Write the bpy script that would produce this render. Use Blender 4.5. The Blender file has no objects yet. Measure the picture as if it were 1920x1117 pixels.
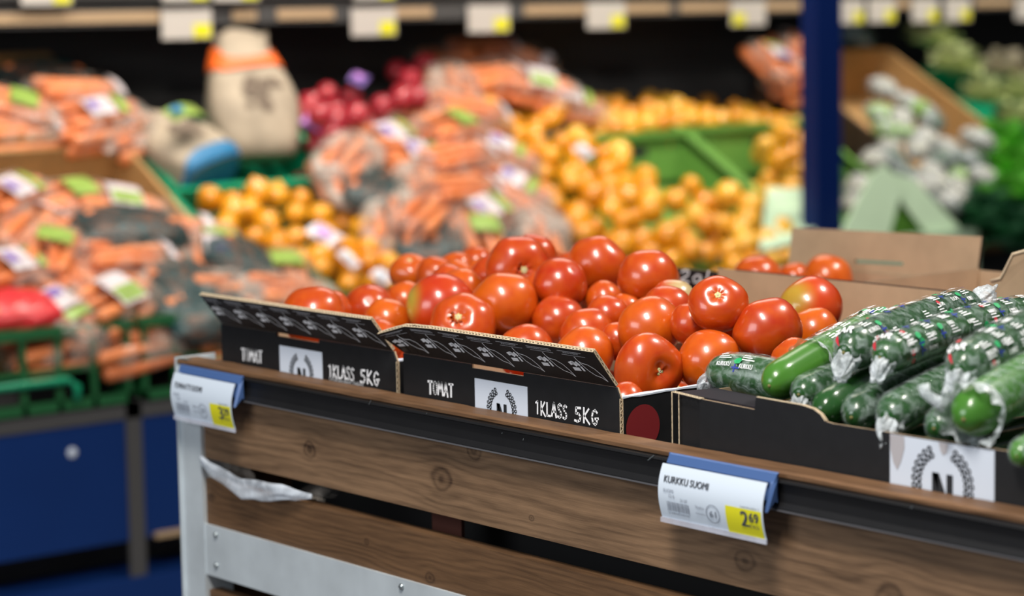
import bpy, bmesh, math, random
from mathutils import Vector, Matrix, Quaternion
random.seed(7)
SC = bpy.context.scene
COL = SC.collection
PI = math.pi
V = Vector

# ------------------------------------------------------------------ camera
F_PX = 4533.0
yaw = math.radians(39.3); pit = math.atan(534/4533); roll = 0.0177
FH = V((-math.cos(yaw), math.sin(yaw), 0)); R0 = V((math.sin(yaw), math.cos(yaw), 0)); U0 = V((0, 0, 1))
FW = FH*math.cos(pit) - U0*math.sin(pit); U1 = FH*math.sin(pit) + U0*math.cos(pit)
RT = R0*math.cos(roll) - U1*math.sin(roll); UP = R0*math.sin(roll) + U1*math.cos(roll)
CAM = V((2.371, -1.768, 1.31))

def at(x, y, X=None, Y=None, Z=None):
    """point of the place seen at a photo pixel, on the plane X=, Y= or Z="""
    d = FW + RT*((x-960)/F_PX) - UP*((y-558.5)/F_PX)
    if X is not None: t = (X-CAM.x)/d.x
    elif Y is not None: t = (Y-CAM.y)/d.y
    else: t = (Z-CAM.z)/d.z
    return CAM + d*t

# sloping display behind: t runs up the slope, h is the height above it
SX0, SZ0 = -2.23, 0.58
SD = V((-0.8669, 0, 0.4985)); SN = V((0.4985, 0, 0.8669))
def slope(y, t, h=0.0):
    return V((SX0, y, SZ0)) + SD*t + SN*h
def on_slope(x, y, h=0.0):
    d = FW + RT*((x-960)/F_PX) - UP*((y-558.5)/F_PX)
    o = V((SX0, 0, SZ0)) + SN*h
    return CAM + d*((o-CAM).dot(SN)/d.dot(SN))

cam = bpy.data.objects.new('camera', bpy.data.cameras.new('camera'))
COL.objects.link(cam)
m = Matrix((RT, UP, -FW)).transposed().to_4x4(); m.translation = CAM
cam.matrix_world = m
cam.data.sensor_width = 36; cam.data.lens = F_PX/1920*36
cam.data.clip_start = 0.05
cam.data.dof.use_dof = True; cam.data.dof.focus_distance = 2.74; cam.data.dof.aperture_fstop = 3.3
cam.data.dof.aperture_blades = 0
SC.camera = cam

# ------------------------------------------------------------------ materials
def nodes(name):
    mt = bpy.data.materials.new(name); mt.use_nodes = True
    nt = mt.node_tree
    return mt, nt, nt.nodes['Principled BSDF'], nt.nodes['Material Output']
def add(nt, kind, **kw):
    n = nt.nodes.new(kind)
    for k, v in kw.items():
        if k in n.inputs.keys(): n.inputs[k].default_value = v
        else: setattr(n, k, v)
    return n
def c4(c): return (c[0], c[1], c[2], 1)
def mat(name, col, rough=.5, metal=0, noise=0, nscale=30, bump=0, coat=0, spec=.5, sss=0, emit=None):
    mt, nt, p, out = nodes(name)
    p.inputs['Base Color'].default_value = c4(col)
    p.inputs['Roughness'].default_value = rough; p.inputs['Metallic'].default_value = metal
    p.inputs['Coat Weight'].default_value = coat; p.inputs['Coat Roughness'].default_value = .08
    p.inputs['Specular IOR Level'].default_value = spec
    if sss:
        p.inputs['Subsurface Weight'].default_value = sss; p.inputs['Subsurface Radius'].default_value = (.02, .008, .003)
        p.inputs['Subsurface Scale'].default_value = .5
    if noise or bump:
        tc = add(nt, 'ShaderNodeTexCoord'); nz = add(nt, 'ShaderNodeTexNoise', Scale=nscale, Detail=5)
        nt.links.new(tc.outputs['Object'], nz.inputs['Vector'])
        if noise:
            mx = add(nt, 'ShaderNodeMix', data_type='RGBA', blend_type='MIX')
            mr = add(nt, 'ShaderNodeMapRange'); mr.inputs[1].default_value = .3; mr.inputs[2].default_value = .7
            nt.links.new(nz.outputs['Fac'], mr.inputs[0]); nt.links.new(mr.outputs[0], mx.inputs['Factor'])
            mx.inputs[6].default_value = c4([v*(1-noise) for v in col]); mx.inputs[7].default_value = c4([min(1, v*(1+noise)) for v in col])
            nt.links.new(mx.outputs[2], p.inputs['Base Color'])
        if bump:
            b = add(nt, 'ShaderNodeBump', Strength=bump, Distance=.004)
            nt.links.new(nz.outputs['Fac'], b.inputs['Height']); nt.links.new(b.outputs[0], p.inputs['Normal'])
    return mt

def wood_mat(name, base, dark, knots=(), gscale=1.0):
    """stained pine: grain runs along local x and bends round the knots (kx, kz, radius)"""
    mt, nt, p, out = nodes(name); L = nt.links.new
    tc = add(nt, 'ShaderNodeTexCoord'); sp = add(nt, 'ShaderNodeSeparateXYZ'); L(tc.outputs['Object'], sp.inputs[0])
    def M(op, a, b=None, c=None):
        n = add(nt, 'ShaderNodeMath', operation=op)
        for i, v in enumerate((a, b, c)):
            if v is None: continue
            if isinstance(v, (int, float)): n.inputs[i].default_value = v
            else: L(v, n.inputs[i])
        return n.outputs[0]
    nz = add(nt, 'ShaderNodeTexNoise', Scale=3.0, Detail=3)
    mp = add(nt, 'ShaderNodeMapping'); mp.inputs['Scale'].default_value = (1.2, 6, 6); L(tc.outputs['Object'], mp.inputs[0]); L(mp.outputs[0], nz.inputs['Vector'])
    g = M('ADD', sp.outputs[2], M('MULTIPLY', nz.outputs['Fac'], .06))
    nzk = add(nt, 'ShaderNodeTexNoise', Scale=38.0, Detail=1); L(tc.outputs['Object'], nzk.inputs['Vector'])
    knot_dark = None
    for kx, kz, kr in knots:
        dx = M('DIVIDE', M('SUBTRACT', sp.outputs[0], kx), kr*1.25); dz = M('DIVIDE', M('SUBTRACT', sp.outputs[2], kz), kr)
        d2 = M('ADD', M('MULTIPLY', dx, dx), M('MULTIPLY', dz, dz))
        e = M('EXPONENT', M('MULTIPLY', d2, -.30))
        g = M('SUBTRACT', g, M('MULTIPLY', M('MULTIPLY', e, dz), kr*.85))
        d = M('ADD', M('SQRT', d2), M('MULTIPLY', M('SUBTRACT', nzk.outputs['Fac'], .5), .9))
        ring = M('MULTIPLY', M('ADD', M('SINE', M('MULTIPLY', d, 9)), 1.0), .5)
        inside = M('SUBTRACT', 1.0, M('SMOOTH_MIN', M('MULTIPLY', d, .85), 1.0, .15))
        rim = M('EXPONENT', M('MULTIPLY', M('POWER', M('SUBTRACT', d, .95), 2), -28))
        k = M('ADD', M('MULTIPLY', inside, M('ADD', .55, M('MULTIPLY', ring, .45))), M('MULTIPLY', rim, .5))
        knot_dark = k if knot_dark is None else M('MAXIMUM', knot_dark, k)
    band = M('MULTIPLY', M('ADD', M('SINE', M('MULTIPLY', g, 520*gscale)), 1), .5)
    fine = add(nt, 'ShaderNodeTexNoise', Scale=1.0, Detail=6, Roughness=.7)
    mp2 = add(nt, 'ShaderNodeMapping'); mp2.inputs['Scale'].default_value = (9, 260, 260); L(tc.outputs['Object'], mp2.inputs[0]); L(mp2.outputs[0], fine.inputs['Vector'])
    blot = add(nt, 'ShaderNodeTexNoise', Scale=1.0, Detail=4, Roughness=.6); mp3 = add(nt, 'ShaderNodeMapping'); mp3.inputs['Scale'].default_value = (5, 28, 28); L(tc.outputs['Object'], mp3.inputs[0]); L(mp3.outputs[0], blot.inputs['Vector'])
    f = M('ADD', M('MULTIPLY', M('POWER', band, 1.6), .20), M('ADD', M('MULTIPLY', fine.outputs['Fac'], .95), M('MULTIPLY', blot.outputs['Fac'], .95)))
    f = M('SUBTRACT', f, .70)
    if knot_dark is not None: f = M('ADD', f, M('MULTIPLY', knot_dark, .5))
    cr = add(nt, 'ShaderNodeValToRGB'); L(f, cr.inputs[0])
    cr.color_ramp.elements[0].color = c4(base); cr.color_ramp.elements[0].position = .05
    cr.color_ramp.elements[1].color = c4(dark); cr.color_ramp.elements[1].position = .95
    L(cr.outputs[0], p.inputs['Base Color']); p.inputs['Roughness'].default_value = .55; p.inputs['Specular IOR Level'].default_value = .3
    b = add(nt, 'ShaderNodeBump', Strength=.25, Distance=.002); L(f, b.inputs['Height']); L(b.outputs[0], p.inputs['Normal'])
    return mt

def film_mat(name, col, lo, hi, rough=.12, nscale=40, bump=.4):
    """clear plastic film: mostly transparent, with whiter wrinkles"""
    mt, nt, p, out = nodes(name); L = nt.links.new
    p.inputs['Base Color'].default_value = c4(col); p.inputs['Roughness'].default_value = rough
    p.inputs['Specular IOR Level'].default_value = .6
    tr = add(nt, 'ShaderNodeBsdfTransparent'); mx = add(nt, 'ShaderNodeMixShader')
    tc = add(nt, 'ShaderNodeTexCoord'); nz = add(nt, 'ShaderNodeTexNoise', Scale=nscale, Detail=3, Distortion=.6); L(tc.outputs['Object'], nz.inputs['Vector'])
    mr = add(nt, 'ShaderNodeMapRange'); mr.inputs[1].default_value = .42; mr.inputs[2].default_value = .68; mr.inputs[3].default_value = lo; mr.inputs[4].default_value = hi
    L(nz.outputs['Fac'], mr.inputs[0]); L(mr.outputs[0], mx.inputs[0])
    b = add(nt, 'ShaderNodeBump', Strength=bump, Distance=.004); L(nz.outputs['Fac'], b.inputs['Height']); L(b.outputs[0], p.inputs['Normal'])
    L(tr.outputs[0], mx.inputs[1]); L(p.outputs[0], mx.inputs[2]); L(mx.outputs[0], out.inputs['Surface'])
    return mt

def fruit_mat(name, c_lo, c_hi, rough=.25, coat=.3, sss=.1, patch=None, top=None, streak=0):
    """skin colour drawn per fruit between c_lo and c_hi, with soft blotches; patch/top are other ripening colours"""
    mt, nt, p, out = nodes(name); L = nt.links.new
    oi = add(nt, 'ShaderNodeObjectInfo'); tc = add(nt, 'ShaderNodeTexCoord')
    nz = add(nt, 'ShaderNodeTexNoise', Scale=2.2, Detail=2)
    nz.noise_dimensions = '4D'; L(tc.outputs['Object'], nz.inputs['Vector'])
    ml = add(nt, 'ShaderNodeMath', operation='MULTIPLY'); ml.inputs[1].default_value = 40; L(oi.outputs['Random'], ml.inputs[0]); L(ml.outputs[0], nz.inputs['W'])
    ad = add(nt, 'ShaderNodeMath', operation='MULTIPLY_ADD'); ad.inputs[1].default_value = .55
    sb = add(nt, 'ShaderNodeMath', operation='SUBTRACT'); sb.inputs[1].default_value = .27; L(nz.outputs['Fac'], sb.inputs[0])
    L(oi.outputs['Random'], ad.inputs[0]); L(sb.outputs[0], ad.inputs[2])
    mx = add(nt, 'ShaderNodeMix', data_type='RGBA'); mx.inputs[6].default_value = c4(c_lo); mx.inputs[7].default_value = c4(c_hi); mx.clamp_factor = True
    L(ad.outputs[0], mx.inputs['Factor']); last = mx.outputs[2]
    if patch:
        dirv, pc, r0 = patch
        vm = add(nt, 'ShaderNodeVectorMath', operation='DISTANCE'); vm.inputs[1].default_value = dirv; L(tc.outputs['Object'], vm.inputs[0])
        mr = add(nt, 'ShaderNodeMapRange'); mr.inputs[1].default_value = r0*.35; mr.inputs[2].default_value = r0*1.25; mr.inputs[3].default_value = .85; mr.inputs[4].default_value = 0
        mr.interpolation_type = 'SMOOTHSTEP'
        L(vm.outputs['Value'], mr.inputs[0]); m2 = add(nt, 'ShaderNodeMix', data_type='RGBA'); L(mr.outputs[0], m2.inputs['Factor']); L(last, m2.inputs[6]); m2.inputs[7].default_value = c4(pc); last = m2.outputs[2]
    if streak:
        sx = add(nt, 'ShaderNodeMapping'); sx.inputs['Scale'].default_value = (3, 3, .6); L(tc.outputs['Object'], sx.inputs[0])
        n2 = add(nt, 'ShaderNodeTexNoise', Scale=4, Detail=4); L(sx.outputs[0], n2.inputs['Vector'])
        m3 = add(nt, 'ShaderNodeMix', data_type='RGBA', blend_type='MULTIPLY'); m3.inputs['Factor'].default_value = streak
        cr = add(nt, 'ShaderNodeValToRGB'); cr.color_ramp.elements[0].position = .35; cr.color_ramp.elements[1].position = .6
        cr.color_ramp.elements[0].color = (.45, .3, .2, 1); L(n2.outputs['Fac'], cr.inputs[0]); L(last, m3.inputs[6]); L(cr.outputs[0], m3.inputs[7]); last = m3.outputs[2]
    L(last, p.inputs['Base Color'])
    p.inputs['Roughness'].default_value = rough; p.inputs['Coat Weight'].default_value = coat; p.inputs['Coat Roughness'].default_value = .11
    p.inputs['Subsurface Weight'].default_value = sss; p.inputs['Subsurface Radius'].default_value = (1, .3, .1); p.inputs['Subsurface Scale'].default_value = .012
    return mt

M = {}
M['black_card'] = mat('black printed cardboard', (.0095, .0098, .0112), .5, noise=.12, nscale=60, spec=.35)
M['matt_card'] = mat('matt black cardboard', (.014, .0125, .018), .75, spec=.2)
M['brown_card'] = mat('brown cardboard', (.43, .31, .195), .8, noise=.08, nscale=25, spec=.2)
M['raw_edge'] = mat('raw corrugated paper', (.62, .50, .34), .85, noise=.15, nscale=200)
M['label'] = mat('white printed label', (.62, .68, .78), .55)
M['ink'] = mat('black ink', (.012, .014, .018), .6)
M['white_ink'] = mat('white ink', (.92, .93, .96), .6)
M['grey_ink'] = mat('pale grey ink', (.55, .56, .6), .6)
M['tag_ink'] = mat('dark grey ink', (.06, .07, .09), .6)
M['tag_grey'] = mat('grey ink', (.25, .28, .34), .6)
M['paper'] = mat('white paper', (.62, .70, .80), .5)
M['yellow'] = mat('yellow paper', (.72, .68, .015), .5)
M['blue_plastic'] = mat('blue plastic holder', (.07, .14, .34), .35, spec=.5)
M['clear_plastic'] = film_mat('clear plastic holder', (.75, .78, .9), .35, .5, .1, 20, .05)
M['red_sticker'] = mat('red printed disc', (.20, .014, .018), .5)
M['wood_top'] = wood_mat('stained pine edge', (.225, .12, .06), (.04, .019, .009), gscale=.5)
M['black_rail'] = mat('black plastic price rail', (.010, .010, .011), .38, spec=.4, noise=.1, nscale=20)
M['steel'] = mat('galvanised steel', (.60, .66, .70), .5, metal=.3, noise=.1, nscale=14, bump=.03)
M['steel_screw'] = mat('bright screw', (.5, .55, .56), .3, metal=.9)
M['rail_lip'] = mat('grey rail lip', (.10, .10, .11), .4)
M['dark'] = mat('dark inside', (.012, .012, .013), .8)
M['bracket'] = mat('red oxide bracket', (.10, .03, .02), .6)
M['table_deck'] = mat('dark table deck', (.02, .017, .015), .7)
M['tomato'] = fruit_mat('tomato skin', (.42, .024, .003), (.63, .125, .004), .30, .45, .12)
# fruit_mat('tomato skin turning', (.52, .04, .008), (.60, .06, .01), .2, .35, .12, patch=(tuple(-RT*.95+UP*.1-FW*.35), (.50, .36, .04), .8))
# fruit_mat('tomato skin pale', (.56, .07, .012), (.66, .10, .015), .2, .35, .12, patch=(tuple(RT*.75+UP*.6-FW*.3), (.52, .42, .18), 1.1))
M['stem_scar'] = mat('dried green stem scar', (.62, .60, .26), .7, noise=.3, nscale=300)
M['stem_core'] = mat('woody stem core', (.55, .52, .38), .8, noise=.5, nscale=900)
M['scar_brown'] = mat('brown scar', (.25, .10, .03), .7)
M['cucumber'] = fruit_mat('cucumber skin', (.013, .058, .014), (.022, .095, .018), .25, .3, .05)
M['cucumber_bright'] = fruit_mat('bright cucumber skin', (.035, .15, .016), (.07, .21, .025), .28, .3, .05)
M['cucumber_film'] = film_mat('cucumber shrink film', (.50, .60, .58), .03, .36, .07, 95, 1.0)
M['twist'] = film_mat('crumpled film end', (.66, .72, .76), .40, .85, .35, 110, .9)
M['bag_film'] = film_mat('clear bag film', (.50, .44, .38), .0, .36, .18, 15, .6)
M['loose_bag'] = film_mat('thin plastic bag', (.68, .74, .82), .3, .8, .2, 22, .7)
M['leaf_print'] = mat('green print', (.02, .36, .12), .4)
M['blue_print'] = mat('blue print', (.02, .04, .30), .4)
M['red_print'] = mat('red print', (.55, .03, .05), .4)
M['navy'] = mat('blue enamelled panel', (.004, .026, .13), .5, spec=.2, noise=.06, nscale=3)
M['pillar'] = mat('blue enamelled upright', (.001, .013, .095), .5, spec=.2)
M['black_paint'] = mat('black painted shelf', (.075, .073, .073), .85, spec=.05)
M['shelf_wood'] = mat('tan price strip', (.42, .29, .17), .55)
M['green_crate'] = mat('green plastic crate', (.005, .24, .115), .35, spec=.45)
M['lattice'] = mat('deep green plastic', (.012, .10, .03), .45)
M['olive_crate'] = mat('light green plastic crate', (.13, .30, .055), .4, spec=.4)
M['carrot'] = fruit_mat('carrot skin', (.56, .12, .028), (.80, .28, .10), .4, .1, .1)
M['carrot_top'] = mat('carrot crown', (.16, .14, .04), .7)
M['onion'] = fruit_mat('golden onion skin', (.68, .22, .004), (.88, .42, .012), .3, .25, .06, streak=.35)
M['pale_onion'] = fruit_mat('pale onion skin', (.80, .34, .015), (.92, .56, .07), .3, .25, .06, streak=.3)
M['onion_neck'] = mat('dry onion neck', (.55, .36, .12), .7)
M['red_onion'] = fruit_mat('red onion skin', (.28, .010, .025), (.52, .035, .05), .3, .25, .06, streak=.2)
M['bag_white'] = mat('white print on film', (.62, .55, .57), .35, noise=.25, nscale=18)
M['tag_paper'] = mat('cream tag paper', (.52, .48, .44), .6)
M['bag_green'] = mat('lime print on film', (.25, .37, .07), .4, noise=.3, nscale=20)
M['bag_purple'] = mat('purple print on film', (.20, .12, .38), .35)
M['bag_dark'] = mat('dark teal net', (.012, .05, .055), .45, noise=.5, nscale=60, bump=.6)
M['bag_red'] = mat('red net', (.68, .03, .04), .35, noise=.3, nscale=40, bump=.5)
M['paper_bag'] = mat('cream paper sack', (.37, .30, .22), .7, noise=.2, nscale=12, bump=.5)
M['orange_band'] = mat('orange print', (.82, .13, .012), .55)
M['blue_band'] = mat('blue print band', (.008, .15, .33), .5)
M['brown_print'] = mat('brown print', (.17, .125, .09), .7)
M['carton'] = mat('brown carton', (.40, .23, .085), .75, noise=.12, nscale=8)
M['shaded_carton'] = mat('shaded carton side', (.05, .028, .016), .7, noise=.3, nscale=12)  # left carton wall, with the upright's shadow put into the colour
M['pale_green'] = mat('pale green carton', (.50, .66, .46), .6, noise=.06, nscale=6)
M['lettuce'] = mat('lettuce leaf', (.10, .42, .03), .45, noise=.5, nscale=14, bump=.6, sss=.1)
M['dark_leaf'] = mat('dark green leaf', (.012, .085, .03), .5, noise=.5, nscale=14, bump=.6)
M['pale_leaf'] = mat('pale cabbage leaf', (.42, .48, .22), .5, noise=.45, nscale=16, bump=.6)
M['pale_blue'] = mat('pale bluish leaf', (.30, .42, .46), .5, noise=.4, nscale=16)
M['pale_shade'] = mat('shaded cabbage leaf', (.40, .36, .26), .5, noise=.5, nscale=16, bump=.6)  # duller pale leaf, shade put into the colour of one cabbage
M['pack_dark'] = mat('dark green stalk', (.05, .10, .06), .5, noise=.5, nscale=40, bump=.6)
M['pack_white'] = mat('white vegetable', (.42, .42, .36), .5, noise=.6, nscale=40, bump=.6)
M['pack_green'] = mat('green vegetable', (.22, .40, .06), .5, noise=.3, nscale=20, bump=.4)
M['violet_print'] = mat('violet print on film', (.50, .22, .60), .3)
M['floor'] = mat('grey floor tile', (.10, .10, .11), .35, noise=.15, nscale=4)
M['wall'] = mat('black store wall', (.03, .03, .03), .9)
M['side_wall'] = mat('dark grey store wall', (.03, .03, .034), .9)

# ------------------------------------------------------------------ mesh builder
class MB:
    def __init__(s): s.v = []; s.f = []; s.mi = []; s.sm = []
    def face(s, vs, mi=0, smooth=False):
        o = len(s.v); s.v += [V(p) for p in vs]; s.f.append(tuple(range(o, o+len(vs)))); s.mi.append(mi); s.sm.append(smooth); return s
    def geo(s, vs, fs, mi=0, smooth=False):
        o = len(s.v); s.v += [V(p) for p in vs]
        for f in fs: s.f.append(tuple(o+i for i in f)); s.mi.append(mi); s.sm.append(smooth)
        return s
    def hexa(s, p, mi=0):   # 8 points: bottom ring 0-3, top ring 4-7
        return s.geo(p, [(0, 3, 2, 1), (4, 5, 6, 7), (0, 1, 5, 4), (1, 2, 6, 5), (2, 3, 7, 6), (3, 0, 4, 7)], mi)
    def box(s, a, b, mi=0):
        (x0, y0, z0), (x1, y1, z1) = a, b
        return s.hexa([(x0, y0, z0), (x1, y0, z0), (x1, y1, z0), (x0, y1, z0), (x0, y0, z1), (x1, y0, z1), (x1, y1, z1), (x0, y1, z1)], mi)
    def fbox(s, o, ax, ay, az, mi=0):   # box from origin and three edge vectors
        o, ax, ay, az = V(o), V(ax), V(ay), V(az)
        return s.hexa([o, o+ax, o+ax+ay, o+ay, o+az, o+ax+az, o+ax+ay+az, o+ay+az], mi)
    def prism(s, poly, ext, mi=0):      # planar polygon of 3-D points, extruded by ext
        n = len(poly); e = V(ext); A = [V(p) for p in poly]; B = [p+e for p in A]
        return s.geo(A+B, [tuple(range(n-1, -1, -1)), tuple(range(n, 2*n))]+[(i, (i+1) % n, n+(i+1) % n, n+i) for i in range(n)], mi)
    def loft(s, rings, cap=True, mi=0, smooth=True):
        n = len(rings[0]); vs = [p for r in rings for p in r]; fs = []
        for k in range(len(rings)-1):
            for i in range(n):
                j = (i+1) % n; fs.append((k*n+i, k*n+j, (k+1)*n+j, (k+1)*n+i))
        if cap: fs += [tuple(range(n-1, -1, -1)), tuple(range((len(rings)-1)*n, len(rings)*n))]
        return s.geo(vs, fs, mi, smooth)
    def tube(s, path, rad, n=10, mi=0, cap=True):
        path = [V(p) for p in path]; rings = []
        ref = V((0, 0, 1))
        for k, p in enumerate(path):
            t = (path[min(k+1, len(path)-1)]-path[max(k-1, 0)]).normalized()
            a = t.cross(ref if abs(t.dot(ref)) < .9 else V((1, 0, 0))).normalized(); b = t.cross(a)
            r = rad(k/(len(path)-1)) if callable(rad) else rad
            rings.append([p+(a*math.cos(2*PI*i/n)+b*math.sin(2*PI*i/n))*r for i in range(n)])
        return s.loft(rings, cap, mi)
    def disc(s, c, ax, ay, r, n=24, mi=0):
        return s.face([V(c)+V(ax)*(r*math.cos(2*PI*i/n))+V(ay)*(r*math.sin(2*PI*i/n)) for i in range(n)], mi)
    def build(s, name, mats, parent=None, origin=None, kind=None):
        me = bpy.data.meshes.new(name)
        o = V(origin) if origin is not None else (V(parent.location) if parent is not None and parent.get('_o') else V((0, 0, 0)))
        me.from_pydata([tuple(p-o) for p in s.v], [], s.f)
        if not isinstance(mats, (list, tuple)): mats = [mats]
        for x in mats: me.materials.append(M[x] if isinstance(x, str) else x)
        me.polygons.foreach_set('material_index', s.mi); me.polygons.foreach_set('use_smooth', s.sm)
        bm = bmesh.new(); bm.from_mesh(me); bmesh.ops.recalc_face_normals(bm, faces=bm.faces); bm.to_mesh(me); bm.free()
        me.update()
        ob = bpy.data.objects.new(name, me); COL.objects.link(ob)
        if parent is not None: ob.parent = parent
        else: ob.location = o
        if kind: ob['kind'] = kind
        return ob

def tag(o, label, cat, group=None):
    o['label'] = label; o['category'] = cat
    if group: o['group'] = group
    return o
def thing(name, label, cat, loc=(0, 0, 0), group=None, rot=None):
    o = bpy.data.objects.new(name, None); COL.objects.link(o); o.location = loc; o.empty_display_size = .05
    if rot is not None: o.rotation_mode = 'QUATERNION'; o.rotation_quaternion = rot
    return tag(o, label, cat, group)
def part(mb, name, mats, root, world=True, parent=None):
    """part of a thing: vertices given in world space (world) or in the thing's own space"""
    return mb.build(name, mats, parent or root, origin=(root.location if world else (0, 0, 0)))
def dup(src, label, group=None, loc=None, rot=None, scale=None):
    r = src.copy(); COL.objects.link(r); r['label'] = label
    if group: r['group'] = group
    if loc is not None: r.location = loc
    if rot is not None: r.rotation_mode = 'QUATERNION'; r.rotation_quaternion = rot
    if scale is not None: r.scale = scale if hasattr(scale, '__len__') else (scale,)*3
    for ch in list(src.children):
        c = ch.copy(); COL.objects.link(c); c.parent = r
        for g in list(ch.children):
            d = g.copy(); COL.objects.link(d); d.parent = c
    return r
def axes_quat(x, z):
    z = V(z).normalized(); x = V(x); x = (x-z*x.dot(z)).normalized(); y = z.cross(x)
    return Matrix((x, y, z)).transposed().to_quaternion()

# ------------------------------------------------------------------ lettering
_tc = {}
def font_geo(txt):
    if txt not in _tc:
        cu = bpy.data.curves.new('t', 'FONT'); cu.body = txt; cu.size = 1; cu.resolution_u = 3
        ob = bpy.data.objects.new('t', cu); COL.objects.link(ob)
        me = bpy.data.meshes.new_from_object(ob.evaluated_get(bpy.context.evaluated_depsgraph_get()))
        _tc[txt] = ([(v.co.x, v.co.y) for v in me.vertices], [tuple(p.vertices) for p in me.polygons])
        bpy.data.objects.remove(ob); bpy.data.meshes.remove(me); bpy.data.curves.remove(cu)
    return _tc[txt]
def put_text(mb, txt, fn, u, v, w=None, h=None, flip=False, bold=0, mi=0):
    """printed text with lower left corner (u, v), width w or cap height h, laid on a surface by fn(u, v)"""
    vs, fs = font_geo(txt)
    x0 = min(p[0] for p in vs); x1 = max(p[0] for p in vs); y1 = .73
    sx = (w/(x1-x0)) if w else h/y1; sy = (h/y1) if h else sx
    for off in ([0] if not bold else [-bold, 0, bold]):
        P = []
        for x, y in vs:
            a, b = (x-x0)*sx+off, y*sy
            if flip: a, b = (x1-x0)*sx-a, y1*sy-b
            P.append(fn(u+a, v+b))
        mb.geo(P, fs, mi)
STROKES = {
 'T': (.62, [[(0, .97), (.62, 1)], [(.33, .98), (.31, 0)]]),
 'O': (.55, [[(.28+.25*math.cos(a*PI/8+.3), .5+.48*math.sin(a*PI/8+.3)) for a in range(17)]]),
 'M': (.72, [[(0, 0), (.1, 1), (.34, .3), (.58, 1), (.70, -.03)]]),
 'A': (.58, [[(0, 0), (.3, 1.02), (.56, -.06)], [(.1, .34), (.46, .36)]]),
 'K': (.56, [[(.06, 1.02), (.04, -.02)], [(.5, 1), (.08, .45), (.56, -.06)]]),
 'L': (.46, [[(.06, 1), (.05, .04), (.46, .03)]]),
 'S': (.48, [[(.47, .9), (.28, 1), (.08, .86), (.1, .66), (.27, .52), (.42, .36), (.4, .12), (.22, 0), (0, .08)]]),
 '1': (.22, [[(0, .84), (.15, 1), (.13, 0)]]),
 '5': (.46, [[(.46, 1), (.12, .97), (.1, .58), (.3, .58), (.44, .38), (.38, .1), (.2, 0), (0, .06)]]),
 'G': (.56, [[(.52, .84), (.34, 1), (.14, .86), (.05, .5), (.14, .12), (.34, 0), (.46, .14), (.5, .42)], [(.32, .4), (.62, .46)]]),
 '2': (.5, [[(.02, .8), (.2, 1), (.42, .9), (.4, .62), (0, .05), (.5, .02)]]),
 'a': (.5, [[(.45, .62), (.22, .7), (.03, .4), (.12, .05), (.36, .1), (.46, .66), (.5, 0)]]),
 'l': (.2, [[(.12, 1.15), (.08, .05), (.2, 0)]]),
 'u': (.5, [[(.04, .68), (.04, .2), (.2, 0), (.42, .16), (.46, .68), (.5, 0)]]),
}
def ribbon(mb, pts, w, fn, mi=0):
    for (x0, y0), (x1, y1) in zip(pts[:-1], pts[1:]):
        L = math.hypot(x1-x0, y1-y0)
        if L < 1e-9: continue
        nx, ny = -(y1-y0)/L*w/2, (x1-x0)/L*w/2; ex, ey = (x1-x0)/L*w*.25, (y1-y0)/L*w*.25
        mb.face([fn(x0-ex+nx, y0-ey+ny), fn(x0-ex-nx, y0-ey-ny), fn(x1+ex-nx, y1+ey-ny), fn(x1+ex+nx, y1+ey+ny)], mi)
def put_brush(mb, txt, fn, u, v, w, h, wt=.18, shear=0):
    tot = sum(STROKES[c][0]+.16 if c != ' ' else .35 for c in txt)-.16
    sx = w/tot; x = 0
    rnd = random.Random(txt)
    for c in txt:
        if c == ' ': x += .35; continue
        adv, st = STROKES[c]; dy = rnd.uniform(-.04, .04)
        for s in st:
            ribbon(mb, [(u+(x+p+shear*q)*sx, v+(q+dy)*h) for p, q in s], wt*h*rnd.uniform(.85, 1.1), fn)
        x += adv+.16
def laurel_n(mb, fn, cu, cv, r):
    """N between two wheat-ear arcs; N is drawn with strokes, ears are pairs of small rings"""
    w = r*.86; h = r*1.35
    for sgn in (-1, 1):
        for k in range(11):
            for rr in (r*.98, r*1.2):
                x = cu+sgn*rr*math.sin(math.radians(27+k*12)); y = cv+rr*math.cos(math.radians(27+k*12))
                ring = [(x+r*.082*math.cos(t*PI/4), y+r*.082*math.sin(t*PI/4)) for t in range(9)]
                ribbon(mb, ring, r*.055, fn)
    st = w*.3; x0, x1, y0, y1 = cu-w/2, cu+w/2, cv-h*.75, cv+h*.25
    mb.face([fn(x0, y0), fn(x0+st, y0), fn(x0+st, y1), fn(x0, y1)]); mb.face([fn(x1-st, y0), fn(x1, y0), fn(x1, y1), fn(x1-st, y1)])
    mb.face([fn(x0, y1), fn(x1-st*1.1, y0), fn(x1, y0), fn(x0+st*1.1, y1)])

def flute(mb, a, b, wdir, th, amp=None, pitch=.0075, w=.0011):
    """cut edge of corrugated board from a to b: wavy flute between two liners, wdir across the thickness"""
    a, b, wdir = V(a), V(b), V(wdir).normalized(); d = (b-a); L = d.length; d = d/L; n = max(2, int(L/pitch*6))
    nrm = d.cross(wdir).normalized()
    for s in (-1, 1):
        mb.fbox(a+wdir*(s*th/2-.0004)-nrm*.0003, d*L, wdir*.0008, nrm*.0006)
    P = [(i/n*L, math.sin(i/n*L/pitch*2*PI)*th*.36) for i in range(n+1)]
    for (u0, v0), (u1, v1) in zip(P[:-1], P[1:]):
        o = [a+d*u0+wdir*(v0-w/2), a+d*u1+wdir*(v1-w/2), a+d*u1+wdir*(v1+w/2), a+d*u0+wdir*(v0+w/2)]
        mb.hexa([p-nrm*.0003 for p in o]+[p+nrm*.0003 for p in o])

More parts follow.
